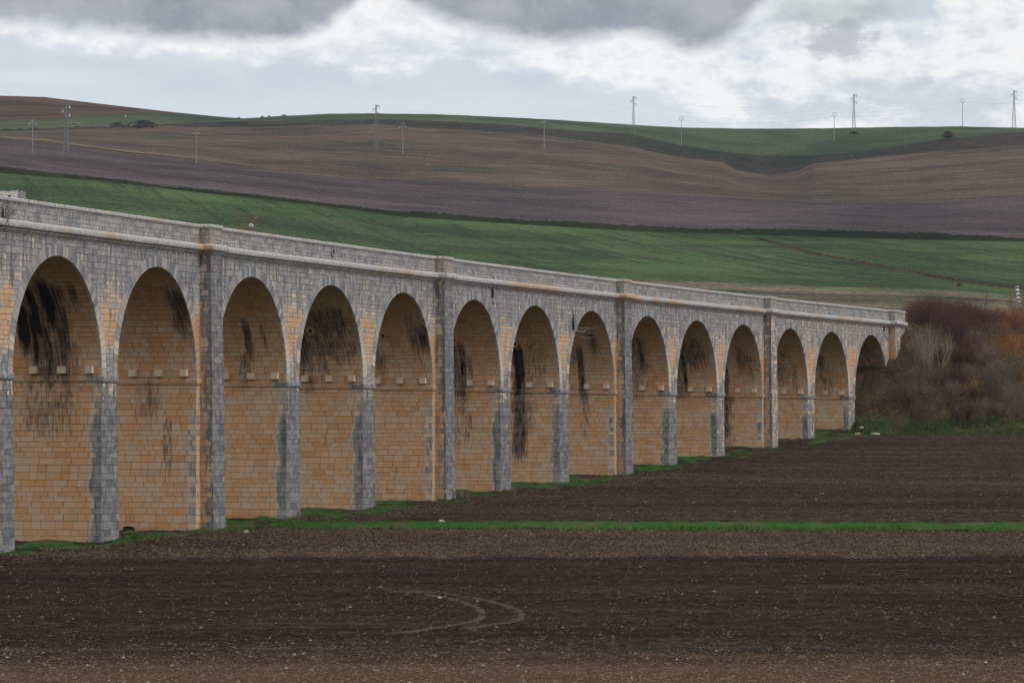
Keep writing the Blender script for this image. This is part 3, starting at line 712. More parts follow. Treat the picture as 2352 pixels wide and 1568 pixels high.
def grow(tw, r, p, d, L, rad, depth, up=.25, spread=.6, leaves=0, lsz=.06, kids=3, segs=3):
    q = p.copy(); dd = d.copy(); pts = [q.copy()]
    for k in range(segs):
        dd = (dd + Vector((r.uniform(-1,1),r.uniform(-1,1),r.uniform(-.6,1)))*.16 + Vector((0,0,up*.15))).normalized()
        q2 = q + dd*(L/segs); ra = rad*(1-k/segs*.45); rb = rad*(1-(k+1)/segs*.45)
        tw.seg(q, q2, ra, rb, 4 if depth > 2 else 3); q = q2; pts.append(q.copy())
        if depth > 0 and k > 0 or depth == 1:
            for _ in range(kids):
                a = Vector((r.uniform(-1,1),r.uniform(-1,1),r.uniform(-.2,1))).normalized()
                nd = (dd*(1-spread)+a*spread+Vector((0,0,up))).normalized()
                if depth > 0: grow(tw, r, q, nd, L*r.uniform(.45,.72), rb*.62, depth-1, up, spread, leaves, lsz, kids, max(2,segs-1))
        if depth == 0 and leaves and r.random() < leaves: tw.leaf(q+Vector((r.uniform(-.05,.05),)*3), r, lsz*r.uniform(.6,1.3))
def shrub_mesh(name, seed, H, spreadr, stems, rad, mats, leaves=0, lsz=.07, depth=2, kids=3, up=.3, spread=.5, lean=.45):
    r = random.Random(seed); tw = Tw()
    for k in range(stems):
        a = r.uniform(0, 2*math.pi); rr = spreadr*math.sqrt(r.random())*.6
        p = Vector((rr*math.cos(a), rr*math.sin(a), -.25)); d = Vector((math.cos(a)*lean*r.random(), math.sin(a)*lean*r.random(), 1)).normalized()
        grow(tw, r, p, d, H*r.uniform(.5,.75), rad*r.uniform(.7,1.2), depth, up, spread, leaves, lsz, kids)
    return raw_mesh(name, tw.V, tw.F, mats, tw.mi)
bk = {'purple': simple('bark_purple', (.082,.043,.048), .35, 3), 'grey': simple('bark_grey', (.130,.104,.090), .35, 3), 'dark': simple('bark_dark', (.052,.040,.036), .3, 3),
      'tan': simple('bark_tan', (.155,.112,.090), .3, 3), 'pale': simple('bark_pale', (.24,.21,.185), .25, 5), 'rust': simple('bark_rust', (.13,.070,.042), .35, 3)}
lf = {'yellow': simple('leaf_yellow', (.36,.20,.03), .3, 4), 'orange': simple('leaf_orange', (.30,.135,.04), .3, 4), 'olive': simple('leaf_olive', (.16,.15,.04), .3, 4), 'green': simple('leaf_green', (.035,.10,.018), .4, 4),
      'brown': simple('leaf_brown', (.10,.055,.03), .3, 4)}
SM = {
 'purple': [shrub_mesh('purple_shrub', 10+k, 3.4, 1.5, 13, .028, [bk['purple'], lf['brown']], .25, .05, depth=2, kids=5, up=.24, spread=.62) for k in range(3)],
 'grey':   [shrub_mesh('grey_shrub', 20+k, 3.3, 1.4, 13, .028, [bk['grey'], lf['olive']], .18, .06, depth=2, kids=5, up=.32, spread=.55) for k in range(3)],
 'dark':   [shrub_mesh('dark_shrub', 30+k, 2.6, 1.4, 13, .030, [bk['dark'], lf['brown']], .4, .07, depth=2, kids=5, up=.2, spread=.62) for k in range(2)],
 'tan':    [shrub_mesh('tan_shrub', 40+k, 1.8, 1.3, 17, .022, [bk['tan'], lf['brown']], .05, .05, depth=2, kids=3, up=.4) for k in range(2)],
 'yellow': [shrub_mesh('yellow_shrub', 50+k, 3.0, 1.3, 12, .024, [bk['rust'], lf['yellow']], .26, .07, depth=2, kids=4, up=.4) for k in range(2)],
 'orange': [shrub_mesh('orange_shrub', 60+k, 3.2, 1.6, 13, .024, [bk['rust'], lf['orange']], .28, .07, depth=2, kids=4, up=.4) for k in range(2)],
}
KIND = {'purple': ('reddish purple bare twiggy shrub', 'reddish purple shrubs along the crest of the embankment'),
        'grey': ('grey brown leafless shrub', 'grey leafless shrubs on the embankment slope'),
        'dark': ('dark low tangled shrub', 'dark tangled shrubs on the embankment'),
        'tan': ('pale tan dry bush', 'tan dry bushes at the foot of the embankment'),
        'yellow': ('thin shrub with scattered yellow leaves', 'yellow leaved shrubs in the thicket'),
        'orange': ('rusty orange leaved shrub', 'orange leaved shrubs by the right edge')}
def put(kind, X, Y, sc=1, label=None, group=None, sink=.1):
    me = random.choice(SM[kind]); o = bpy.data.objects.new('shrub', me); z = float(ground(X, Y))
    o.location = (X, Y, z-sink); o.rotation_euler.z = random.uniform(0,6.28); o.scale = (sc*random.uniform(.9,1.15), sc*random.uniform(.9,1.15), sc*random.uniform(.88,1.12)); link(o)
    return tag(o, label or KIND[kind][0]+' among the thicket right of the abutment', 'shrub', group or KIND[kind][1])
# thicket on the embankment: walk a jittered lattice in (x in picture columns, depth)
made = []; random.seed(21)
for Y in np.arange(361, 447, 2.75):
    for X in np.arange(34, 72, 1.85):
        x_ = X + random.uniform(-.9,.9); y_ = Y + random.uniform(-1.2,1.2)
        s, t, d = strip_rect(x_, y_); s, t, d = float(s), float(t), float(d); px = CX+F*x_/y_
        if d > 22.5 or px > 2640 or t > 8: continue
        if s < S_END + 1.0 and px < 2050 + random.uniform(-15,25): continue
        if s < S_END+3 and d < 7: continue
        if px < 2100 and y_ > 388: continue
        if -1 < t < 7 and s < S_END+4: continue
        if d < 8.5 and px < 2130 and random.random() < .2: continue
        z = 9.8 - d*.5; r = random.random()
        if d > 20.5: kind = 'tan' if r < .6 else ('dark' if r < .8 else 'grey')
        elif d > 12: kind = 'grey' if r < .42 else ('tan' if r < .58 else ('dark' if r < .72 else ('purple' if r < .84 else ('yellow' if px > 2170 else 'grey'))))
        elif d > 5: kind = 'grey' if r < .40 else ('dark' if r < .62 else 'purple')
        else: kind = 'purple' if r < .84 else 'dark'
        if px > 2290 and d < 10 and r > .55: kind = 'orange'
        if kind == 'grey' and px > 2150 and 8 < d < 18 and random.random() < .28: kind = 'yellow'
        put(kind, x_, y_, {'purple': random.uniform(.58,.78)*(1.08 if px<2220 else .92), 'tan': random.uniform(.6,1.0), 'yellow': random.uniform(.6,.8), 'orange': random.uniform(.6,.85)}.get(kind, random.uniform(.65,.95))); made.append(kind)
print('thicket', len(made))
# named trees
def tree(name, seed, base, H, rad, mats, label, cat='tree', group=None, stems=3, depth=3, kids=2, up=.35, spread=.5, lean=.25, leaves=0, lsz=.08, spr=.3, crown_split=True):
    """trunk and crown as parts"""
    r = random.Random(seed); root = empty(name, base); tag(root, label, cat, group)
    tk = Tw(); cr = Tw()
    for k in range(stems):
        a = r.uniform(0,6.28); p = Vector((spr*math.cos(a)*(stems>1), spr*math.sin(a)*(stems>1), -.3)); d = Vector((math.cos(a)*lean, math.sin(a)*lean, 1)).normalized()
        Lt = H*r.uniform(.35,.5); q = p.copy(); dd = d; seg = 5
        for j in range(seg):
            dd = (dd+Vector((r.uniform(-1,1),r.uniform(-1,1),.5))*.07).normalized(); q2 = q+dd*Lt/seg
            tk.seg(q, q2, rad*(1-.4*j/seg), rad*(1-.4*(j+1)/seg), 6); q = q2
            if j >= 2:
                for _ in range(kids):
                    a2 = Vector((r.uniform(-1,1),r.uniform(-1,1),r.uniform(0,.8))).normalized()
                    grow(cr, r, q, (dd*.5+a2*.5+Vector((0,0,up))).normalized(), H*r.uniform(.26,.42), rad*.4, depth-1, up, spread, leaves, lsz, kids, 3)
        grow(cr, r, q, dd, H*.45, rad*.55, depth-1, up, spread, leaves, lsz, kids, 4)
    t = link(bpy.data.objects.new('trunk', raw_mesh('trunk', tk.V, tk.F, [mats[0]], tk.mi)), root)
    c = link(bpy.data.objects.new('crown', raw_mesh('crown', cr.V, cr.F, mats, cr.mi)), root)
    return root
def on(x, Y): X = (x-CX)/F*Y; return Vector((X, Y, float(ground(X, Y))))
tree('bare_tree', 3, on(2108,374.5), 5.0, .05, [bk['pale'],lf['brown']], 'pale slender leafless tree nearest the end of the viaduct', stems=2, group='pale leafless trees beside the abutment')
tree('bare_tree', 4, on(2126,373), 5.0, .055, [bk['pale'],lf['brown']], 'pale leafless tree standing between two others above the green patch', stems=2, group='pale leafless trees beside the abutment')
tree('bare_tree', 5, on(2146,374), 5.4, .06, [bk['pale'],lf['brown']], 'pale many branched leafless tree furthest from the viaduct end of three', stems=2, group='pale leafless trees beside the abutment')
tree('bare_tree', 8, on(2265,445), 6.2, .09, [bk['grey'],lf['brown']], 'lone grey leafless tree with open spreading crown above the thicket', stems=2, lean=.15, depth=3, spread=.62)
tree('bare_tree', 9, on(2232,446), 4.6, .06, [bk['grey'],lf['brown']], 'thin leafless sapling left of the lone spreading tree', stems=1, lean=.2)
tree('rusty_tree', 12, on(2350,428), 5.2, .08, [bk['rust'],lf['orange']], 'rusty orange leaved tree cut by the right edge of the view', stems=3, leaves=.35, lsz=.08)
# shrubs behind or on the parapet
for (x, y, hgt, kind, nm, lb) in [(385,509,1.7,'yellow','shrub','yellowish bush showing over the parapet left of the first buttress'),(1415,642,1.3,'dark','shrub','reddish brown bush showing over the parapet at a buttress')]:
    D = 236 if x < 500 else 318; X = (x-CX)/F*D; z = (YH-y)/F*D - 1.6
    me = shrub_mesh(nm, 71 if x<500 else 72, hgt+1.6, .5, 9, .018, [bk['rust'] if x>500 else bk['grey'], lf['yellow'] if x < 500 else lf['brown']], .35, .04, kids=3, up=.4)
    s_, t_ = ST(X, D); s_ = float(s_)
    o = link(bpy.data.objects.new('shrub', me)); o.location = P(s_, 4.6, 7.35); o.scale = (.8,.8,.9 if x<500 else .8); tag(o, lb, 'shrub')
def weed_mesh(name, seed, H, n, rad, mats, heads=0, spread=.5):
    r = random.Random(seed); tw = Tw()
    for k in range(n):
        a = r.uniform(0,6.28); p = Vector((.06*math.cos(a), .06*math.sin(a), -.05)); q = p; d = Vector((math.cos(a)*spread*r.random(), math.sin(a)*spread*r.random(), 1)).normalized()
        for j in range(4):
            d = (d+Vector((r.uniform(-1,1),r.uniform(-1,1),0))*.14).normalized(); q2 = q+d*H*r.uniform(.7,1)/4; tw.seg(q,q2,rad*(1-j*.2),rad*(.8-j*.2)); q = q2
            if heads and j > 1 and r.random() < heads:
                h = q+Vector((r.uniform(-.12,.12),r.uniform(-.12,.12),.05)); tw.seg(q,h,rad*.5,rad*.4); tw.seg(h,h+Vector((0,0,.05)),.035,.03,5,1)
    return raw_mesh(name, tw.V, tw.F, mats, tw.mi)
def weed(s_, t_, z, me, label, cat='plant', name='dry_weed', rot=None, group=None, sc=1):
    o = link(bpy.data.objects.new(name, me)); o.location = P(s_, t_, z); o.scale = (sc,)*3
    if rot: o.rotation_euler = rot
    return tag(o, label, cat, group)
WM = weed_mesh('dry_weed', 1, .75, 7, .010, [bk['dark'], bk['dark']], .6, .6)
weed(ARCH[5]+DB/2+1.6, .1, 8.65, WM, 'dark dry weed with seed heads on the coping beside the second buttress')
weed(ARCH[3]+1.0, .1, 8.65, weed_mesh('dry_weed', 2, .4, 5, .008, [bk['grey'],bk['grey']], .3), 'small grey weed on the coping above the third arch', sc=1)
# rooted twigs hanging from the front wall
def wallplant(s_, z, seed, label, L=2.2, n=5, dirn=(.3,-1,-.2), mat='grey'):
    r = random.Random(seed); tw = Tw(); th = theta(s_)
    for k in range(n):
        d = Vector((math.cos(th)*.5+math.sin(th)*dirn[0]*r.uniform(.3,1.3), -math.sin(th)*.5+math.cos(th)*dirn[0]*r.uniform(.3,1.3), dirn[2]+r.uniform(-.5,.5))).normalized()
        grow(tw, r, Vector((0,0,r.uniform(-.3,.3))), d, L*r.uniform(.4,.7), .016, 2, -.15, .5, 0, .05, 2)
    # knotted root hugging the wall
    root = empty('wall_plant', P(s_, -.05, z)); tag(root, label, 'plant')
    q = Vector((0,0,.1)); rt = Tw()
    for k in range(9):
        q2 = q+Vector((r.uniform(-.05,.05), r.uniform(-.03,.03), .16)); rt.seg(q, q2, .10*(1-k/11), .10*(1-(k+1)/11), 5); q = q2
    link(bpy.data.objects.new('root', raw_mesh('root', rt.V, rt.F, [bk['dark']])), root)
    link(bpy.data.objects.new('twigs', raw_mesh('twigs', tw.V, tw.F, [bk[mat]], tw.mi)), root); return root
wallplant(ARCH[8]-4.9, 4.4, 5, 'leafless shrub rooted in the wall face, twigs hanging over the eighth arch', 2.6, 6, (1.0,0,-.4), 'pale')
wallplant(ARCH[6]+3.9, 6.2, 6, 'dark withered root clinging to the wall right of the sixth arch crown', .5, 2, (.2,0,-1), 'dark')
wallplant(ARCH[14]+4.6, 6.4, 7, 'dark tangle growing from the cornice above the last arch', .9, 5, (.4,0,-.8), 'dark')
wallplant(ARCH[1]-7.3, 7.2, 9, 'dark twigs growing from the cornice at the left edge of the view', 1.5, 8, (-.3,0,.8), 'dark')

# ------------------------------------------------------------------ grass blades
def blades(name, pts, hts, mats, label=None, wid=.035, seed=1, clump=4, lean=.5):
    r = np.random.RandomState(seed); n = len(pts)*clump
    base = np.repeat(pts, clump, axis=0) + np.concatenate([(r.rand(n,2)-.5)*.3, np.zeros((n,1))], 1)
    h = np.repeat(hts, clump)*(.6+.7*r.rand(n)); a = r.rand(n)*6.283; w = wid*(.6+.8*r.rand(n))
    dx = np.cos(a)*w/2; dy = np.sin(a)*w/2; lx = (r.rand(n)-.5)*lean*h*2; ly = (r.rand(n)-.5)*lean*h*2
    v0 = base + np.stack([-dx,-dy,-.04+0*h],1); v1 = base + np.stack([dx,dy,-.04+0*h],1); v2 = base + np.stack([lx,ly,h],1)
    V = np.stack([v0,v1,v2],1).reshape(-1,3).astype(np.float32); me = bpy.data.meshes.new(name)
    me.vertices.add(n*3); me.vertices.foreach_set('co', V.ravel()); me.loops.add(n*3); me.loops.foreach_set('vertex_index', np.arange(n*3,dtype=np.int32))
    me.polygons.add(n); me.polygons.foreach_set('loop_start', (np.arange(n)*3).astype(np.int32)); me.polygons.foreach_set('loop_total', np.full(n,3,dtype=np.int32))
    for m in mats: me.materials.append(m)
    me.polygons.foreach_set('material_index', np.repeat(r.choice(len(mats), len(pts), p=None), clump).astype(np.int32)); me.update(calc_edges=True)
    o = link(bpy.data.objects.new(name, me)); tag(o, label, 'grass' if 'grass' in name else 'litter', kind='stuff'); return o
def gmat(name, c, v=.3): return simple(name, c, v, 1.5)
GM = [gmat('grass_a',(.040,.130,.022)), gmat('grass_b',(.062,.185,.030)), gmat('grass_c',(.024,.065,.018)), gmat('grass_d',(.11,.12,.045))]
GV = [gmat('verge_a',(.030,.085,.022)), gmat('verge_b',(.040,.12,.026)), gmat('verge_c',(.085,.07,.038)), gmat('verge_d',(.05,.055,.028))]
DG = [gmat('dry_a',(.13,.095,.065)), gmat('dry_b',(.07,.052,.036)), gmat('dry_c',(.045,.06,.025))]
def scatter(n, x0, x1, y0, y1, fn, seed):
    r = np.random.RandomState(seed); X = x0+(x1-x0)*r.rand(n); Y = y0+(y1-y0)*r.rand(n)
    px = CX+F*X/Y; s, t, d = strip_rect(X, Y); g, g1, g2, g3 = grass_amount(X, Y, s, t, d)
    p = fn(X,Y,s,t,d,g1,g2,g3); k = (r.rand(n) < p)&(px > -120)&(px < 2480)&(t < 1.5); X = X[k]; Y = Y[k]
    return np.stack([X, Y, ground(X,Y)+.02], 1)
pts = scatter(60000, -18, 36, 209, 226, lambda X,Y,s,t,d,g1,g2,g3: np.where(g1>.35, .75, 0), 1)
blades('grass_strip', pts, .05+.30*fbm(pts[:,0]*.7, pts[:,1]*.4, 3, 8)**1.6, GM, 'bright green grass strip running across the ploughed field', .05, 2)
pts = scatter(90000, -32, 40, 180, 372, lambda X,Y,s,t,d,g1,g2,g3: np.where((g2>.45)&(g1<.3), .85*sstep(.38,.55,fbm(X*.35,Y*.2,3,77))+.1, 0), 2)
blades('grass_verge', pts, .05+.13*fbm(pts[:,0]*.9, pts[:,1]*.5, 3, 8), GV, 'green grass verge along the foot of the viaduct piers', .06, 3)
pts = scatter(70000, 28, 62, 355, 400, lambda X,Y,s,t,d,g1,g2,g3: np.where(g3>.5, .5, 0), 3)
blades('bank_grass', pts, .12+.25*fbm(pts[:,0]*.9, pts[:,1]*.5, 3, 8), DG, 'rough dry grass covering the embankment slope', .06, 4)
pts = scatter(16000, 28, 62, 355, 378, lambda X,Y,s,t,d,g1,g2,g3: np.where((d>19.5)&(d<24.5), .8, 0), 5)
blades('bank_grass', pts, .12+.2*fbm(pts[:,0]*.9, pts[:,1]*.5, 3, 8), GV, 'green grass edging the foot of the embankment', .07, 5)
pts = scatter(60000, -32, 40, 180, 372, lambda X,Y,s,t,d,g1,g2,g3: np.where((t>-3.6)&(t<.6), .5*sstep(.50,.68,fbm(X*.8,Y*.4,3,177)), 0), 12)
blades('verge_grass', pts, .12+.34*fbm(pts[:,0]*.9, pts[:,1]*.5, 3, 18)**1.5, DG, 'dry brown weeds and grass at the foot of the viaduct piers', .04, 13, lean=.8)
# straw and stones lying on the soil
def litter(name, n, seed, kind, dens, lens, label, mats):
    r = np.random.RandomState(seed); Y = 96*(300/96.)**r.rand(n); px = -80+2520*r.rand(n); X = (px-CX)/F*Y
    s, t, d = strip_rect(X,Y); g, g1, g2, g3 = grass_amount(X,Y,s,t,d); keep = (r.rand(n) < dens(X,Y,t))&(g<.4)&(t<-.5); X=X[keep]; Y=Y[keep]; n = len(X); z = ground(X,Y)
    if kind == 'straw':
        a = r.rand(n)*3.14159; L = lens[0]+(lens[1]-lens[0])*r.rand(n)**2; w = .006+.006*r.rand(n)+Y*.00003
        dx = np.cos(a)*L/2; dy = np.sin(a)*L/2; tz = (r.rand(n)-.3)*L*.5; b = np.stack([X,Y,z+.05],1)
        v = [b+np.stack([-dx,-dy,-tz*.5],1), b+np.stack([dx,dy,tz],1), b+np.stack([dx,dy,tz+w],1), b+np.stack([-dx,-dy,-tz*.5+w],1)]
        V = np.stack(v,1).reshape(-1,3); Fc = np.arange(n*4).reshape(n,4); mi = r.randint(0,len(mats),n)
    else:
        oc = np.array([(1,0,0),(-1,0,0),(0,1,0),(0,-1,0),(0,0,1),(0,0,-1)],float); fc = np.array([(0,2,4),(2,1,4),(1,3,4),(3,0,4),(2,0,5),(1,2,5),(3,1,5),(0,3,5)])
        S = (lens[0]+(lens[1]-lens[0])*r.rand(n)**4)[:,None,None]; V = (oc[None]*S*(.6+.8*r.rand(n,6,1))*np.array([1,1,.6]) + np.stack([X,Y,z+.03],1)[:,None,:]).reshape(-1,3)
        Fc = (fc[None]+6*np.arange(n)[:,None,None]).reshape(-1,3); mi = np.repeat(r.randint(0,len(mats),n),8)
    me = bpy.data.meshes.new(name); V = V.astype(np.float32); me.vertices.add(len(V)); me.vertices.foreach_set('co', V.ravel()); k = Fc.shape[1]; nf = len(Fc)
    me.loops.add(nf*k); me.loops.foreach_set('vertex_index', Fc.ravel().astype(np.int32)); me.polygons.add(nf); me.polygons.foreach_set('loop_start',(np.arange(nf)*k).astype(np.int32)); me.polygons.foreach_set('loop_total', np.full(nf,k,dtype=np.int32))
    for m in mats: me.materials.append(m)
    me.polygons.foreach_set('material_index', mi.astype(np.int32)); me.update(calc_edges=True)
    o = link(bpy.data.objects.new(name, me)); return tag(o, label, 'litter', kind='stuff')
SMt = [simple('straw_a',(.28,.20,.13),.2), simple('straw_b',(.20,.145,.10),.2), simple('straw_c',(.34,.27,.18),.2)]
StM = [simple('pebble_a',(.27,.22,.175),.25), simple('pebble_b',(.17,.135,.11),.25), simple('pebble_c',(.28,.245,.205),.2)]
def dens(X,Y,t):
    n = fbm(X*.3,Y*.1,4,51); zone = sstep(0,2,Y-(181.5+(X-20)*.05)+(n-.5)*12)*(Y<214)
    return np.clip(.07+.75*zone+.35*sstep(122,98,Y)+.5*sstep(7,4,-t)*(Y<300), 0, 1)*(.4+1.2*n)
litter('straw_litter', 110000, 5, 'straw', dens, (.03,.13), 'short pale straw scattered over the dark soil', SMt)
litter('field_stones', 16000, 6, 'stone', lambda X,Y,t: .06+.22*sstep(120,98,Y)+.22*(Y>224), (.012,.075), 'small pale stones scattered over the dark soil', StM)

# ------------------------------------------------------------------ single stones, tyre
def rock(name, loc, sz, seed, mat, label, cat='stone'):
    bm = bmesh.new(); bmesh.ops.create_icosphere(bm, subdivisions=2, radius=1); r = random.Random(seed)
    for v in bm.verts:
        k = 1+.35*(r.random()-.5); v.co = Vector((v.co.x*sz[0]*k, v.co.y*sz[1]*k, v.co.z*sz[2]*k))
    me = bpy.data.meshes.new(name); bm.to_mesh(me); bm.free(); me.materials.append(mat); o = link(bpy.data.objects.new(name, me)); o.location = loc; return tag(o, label, cat)
wr = simple('white_rock', (.38,.34,.29), .2); gr_ = simple('grey_rock', (.30,.28,.25), .25)
def gl(x,y): return gpt(x,y)
rock('boulder', gpt(1014,1203)+Vector((0,0,.05)), (.22,.18,.20), 1, wr, 'cream stone lying on the bright green grass strip')
rock('boulder', gpt(1010,1375)+Vector((0,0,.02)), (.10,.08,.05), 1, wr, 'small pale stone in the dark soil above the tyre tracks')
rock('boulder', on(2010,362)+Vector((0,0,.1)), (.42,.3,.13), 3, wr, 'flat white boulder in the grass right of the last tall pier')
rock('boulder', on(1970,362)+Vector((0,0,.1)), (.34,.3,.12), 4, gr_, 'flat grey brown boulder in the grass beside the last tall pier')
rock('boulder', on(1978,366)+Vector((0,0,.1)), (.25,.2,.15), 5, wr, 'small white stone on the slope just above the flat boulders')
rock('boulder', on(565,210.5)+Vector((0,0,.05)), (.15,.1,.1), 6, gr_, 'small brown stone in the dirt before the first buttress')
# tyre leaning at the foot of the second arch's pier
ty = empty('old_tyre', gpt(296,1219)+Vector((0,0,.10))); ty.scale = (.68,.68,.75); tag(ty, 'worn black tyre lying in the grass against the orange pier', 'tyre')
rub = simple('rubber', (.012,.012,.013), .3, 20, .8); mb = MB(); n = 36; m = 12; idx = []
for k in range(n):
    a = 2*math.pi*k/n; row = []
    for j in range(m):
        b = 2*math.pi*j/m; rr = .40+.11*math.cos(b)*(1+.04*(k%2)); row.append(mb.vert((rr*math.cos(a), rr*math.sin(a), .13*math.sin(b))))
    idx.append(row)
for k in range(n):
    for j in range(m): mb.face(idx[k][j], idx[(k+1)%n][j], idx[(k+1)%n][(j+1)%m], idx[k][(j+1)%m])
o = mb.build('tread', rub, ty, smooth=True); o.rotation_euler = (.25,.1,0)
mb = MB(); mb.tube([(.31*math.cos(a),.31*math.sin(a),.1) for a in np.linspace(0,6.2832,25)], .02, 6); o = mb.build('bead', rub, ty); o.rotation_euler = (.25,.1,0)
# dry weeds and tufts at the foot of piers
WD = weed_mesh('thistle', 11, 1.7, 7, .010, [bk['grey'], bk['dark']], .9, .55)
for (x,Y,lb,sc) in [(858,240,'tall dry thistle with brown heads before the grey foot of the fourth pier',1.0),(835,240.5,'shorter leaning dry thistle left of the tall one',.75)]:
    X = (x-CX)/F*Y; o = link(bpy.data.objects.new('thistle', WD)); o.location = (X,Y,float(ground(X,Y))); o.scale = (sc,)*3; tag(o, lb, 'weed')
TF = weed_mesh('dry_tuft', 12, .75, 70, .012, [bk['tan'], bk['tan']], 0, 1.2)
for k,(x,Y,lb,sc) in enumerate([(690,226,'pale dry grass tuft beside the foot of the third pier',1.1),(1062,257,'dry straw coloured tuft at the foot of the orange wall beyond the second buttress',1.3),(1180,268,'small dry tuft at the foot of the sixth pier',.8),(575,219,'low dry tuft in the dirt before the third arch',.7),(2050,358,'dry grass tuft beside the white boulder on the slope',1.0)]):
    X = (x-CX)/F*Y; o = link(bpy.data.objects.new('dry_tuft', TF)); o.location = (X,Y,float(ground(X,Y))); o.scale = (sc,)*3; o.rotation_euler.z = k; tag(o, lb, 'tuft')

# ------------------------------------------------------------------ pylons, poles, wires
stl = simple('galvanised', (.13,.145,.16), .15, 2, .6, .4); ins = simple('insulator_glass', (.55,.57,.56), .05, 2, .3, .5); pst = simple('pole_concrete', (.19,.22,.26), .1, 2, .8)
def bar(mb, a, b, r): mb.tube([a,b], r, 4)
def pylon(x, ybase, ytop, Yd, label, pale):
    b = hillpt(x, ybase); 
    if Yd: b = Vector(((x-CX)/F*Yd, Yd, (YH-ybase)/F*Yd))
    H = (ybase-ytop)/F*b.y; root = empty('lattice_pylon', b); tag(root, label, 'pylon', 'lattice pylons of the power line')
    mb = MB(); w0, w1 = H*.050, H*.016
    def cw(z): return w0+(w1-w0)*min(1, z/(H*.72))
    zs = [0]; 
    while zs[-1] < H*.99: zs.append(min(H, zs[-1]+max(.9, cw(zs[-1])*1.5)))
    r = .055
    for cx_, cy_ in ((1,1),(1,-1),(-1,1),(-1,-1)): mb.tube([(cx_*cw(z), cy_*cw(z), z) for z in [-.8*0]+zs[1:]], r*1.3, 4)
    for z0, z1 in zip(zs, zs[1:]):
        a, c = cw(z0), cw(z1)
        for (p, q) in (((-1,-1),(1,-1)),((1,-1),(1,1)),((1,1),(-1,1)),((-1,1),(-1,-1))):
            bar(mb, (p[0]*a,p[1]*a,z0), (q[0]*c,q[1]*c,z1), r*.6); bar(mb, (q[0]*a,q[1]*a,z0), (p[0]*c,p[1]*c,z1), r*.6); bar(mb,(p[0]*c,p[1]*c,z1),(q[0]*c,q[1]*c,z1), r*.5)
    mb.build('mast', stl, root)
    L = H*.065; att = []
    for k, (sd, z) in enumerate(((1,H*.985),(-1,H*.90),(1,H*.81))):
        am = MB(); e = sd*(w1+L)
        bar(am, (0,0,z), (e,0,z-.1), .10); bar(am, (0,0,z+.6 if k else z-.7), (e,0,z-.1), .07); bar(am, (sd*w1,-w1,z),(e,0,z-.1),.06); arm = am.build('arm', stl, root)
        im_ = MB()
        for e2 in (e-.2*sd, e-sd*1.5): im_.tube([(e2,0,z-.3),(e2,0,z-1.3)], .22 if pale else .12, 6)
        im_.build('insulator', ins if pale else stl, arm); att.append(Vector((e,0,z-1.35))+b)
    return b, att
def pole(x, ybase, ytop, Yd, label, kind=0):
    b = hillpt(x, ybase)
    if Yd: b = Vector(((x-CX)/F*Yd, Yd, (YH-ybase)/F*Yd))
    H = (ybase-ytop)/F*b.y; root = empty('power_pole', b); tag(root, label, 'power pole', 'single power poles on the hillside')
    mb = MB(); top = H*.86 if kind == 0 else H*.93
    mb.tube([(0,0,-.3),(0,0,H*.5),(0,0,top)], [.20,.17,.12], 8); mb.build('pole', pst, root)
    am = MB(); e = H*.085
    if kind == 0:   # Y shaped head closed like a heart
        for sd in (-1,1):
            am.tube([(0,0,top-.2),(sd*e*.55,0,top+(H-top)*.45),(sd*e*.75,0,top+(H-top)*.8),(sd*e*.3,0,H)], .10, 4); bar(am,(sd*e*.6,0,top+(H-top)*.6),(sd*e*1.25,0,top+(H-top)*.1),.08)
        bar(am,(-e*.3,0,H),(e*.3,0,H),.09)
    else:
        bar(am,(-e*1.1,0,top),(e*1.1,0,top),.06); bar(am,(-e*.4,0,top+.9),(e*.4,0,top+.9),.05); bar(am,(0,0,top),(0,0,H),.06)
    a = am.build('crossarm', pst, root)
    im_ = MB()
    for q in (((-e*1.2,top),(e*1.2,top),(0,H-.6)) if kind == 0 else ((-e*1.1,top),(-e*.55,top),(e*.55,top),(e*1.1,top),(0,H-.4))): im_.tube([(q[0],0,q[1]-.1),(q[0],0,q[1]+.3)], .11, 6)
    im_.build('insulator', ins, a)
    return [Vector((-e*1.2,0,top))+b, Vector((e*1.2,0,top))+b, Vector((0,0,H))+b]
py = [pylon(152,350,240,None,'lattice pylon with white insulators on the hillside at far left', True),
      pylon(864,341,241,None,'lattice pylon standing on the stubble with its head just above the skyline', False),
      pylon(1455,312,222,None,'lattice pylon rising from the dark bank right of the middle of the skyline', False),
      pylon(1961,307,217,2120,'lattice pylon with a dark mound at its foot in the upper green field', False),
      pylon(2329,300,208,2290,'lattice pylon behind the skyline at far right', False)]
pl_ = [pole(75,353,275,None,'pale pole on the slope nearest the left edge',0), pole(451,376,302,None,'pole with white insulators left of the middle hill, lowest on the slope',1),
       pole(925,354,283,None,'pale pole just right of the lattice pylon on the stubble',0), pole(1250,342,277,None,'pale pole with crossbar below the dark bank',1),
       pole(1565,336,268,None,'pole rising from the dark bank right of the middle pylon',0), pole(1916,324,259,2100,'pole in the upper green field beside the pylon with the mound',0),
       pole(2211,291.5,227,None,'pole standing on the skyline between two pylons at right',0)]
wm = simple('wire', (.10,.105,.11), .1, 1, .6, .4)
def wire(a, b, sag, r=.018):
    mb = MB(); pts = []
    for k in range(25): u = k/24; p = a.lerp(b, u); p.z -= sag*4*u*(1-u); pts.append(p)
    mb.tube(pts, r, 3, cap=False); return mb
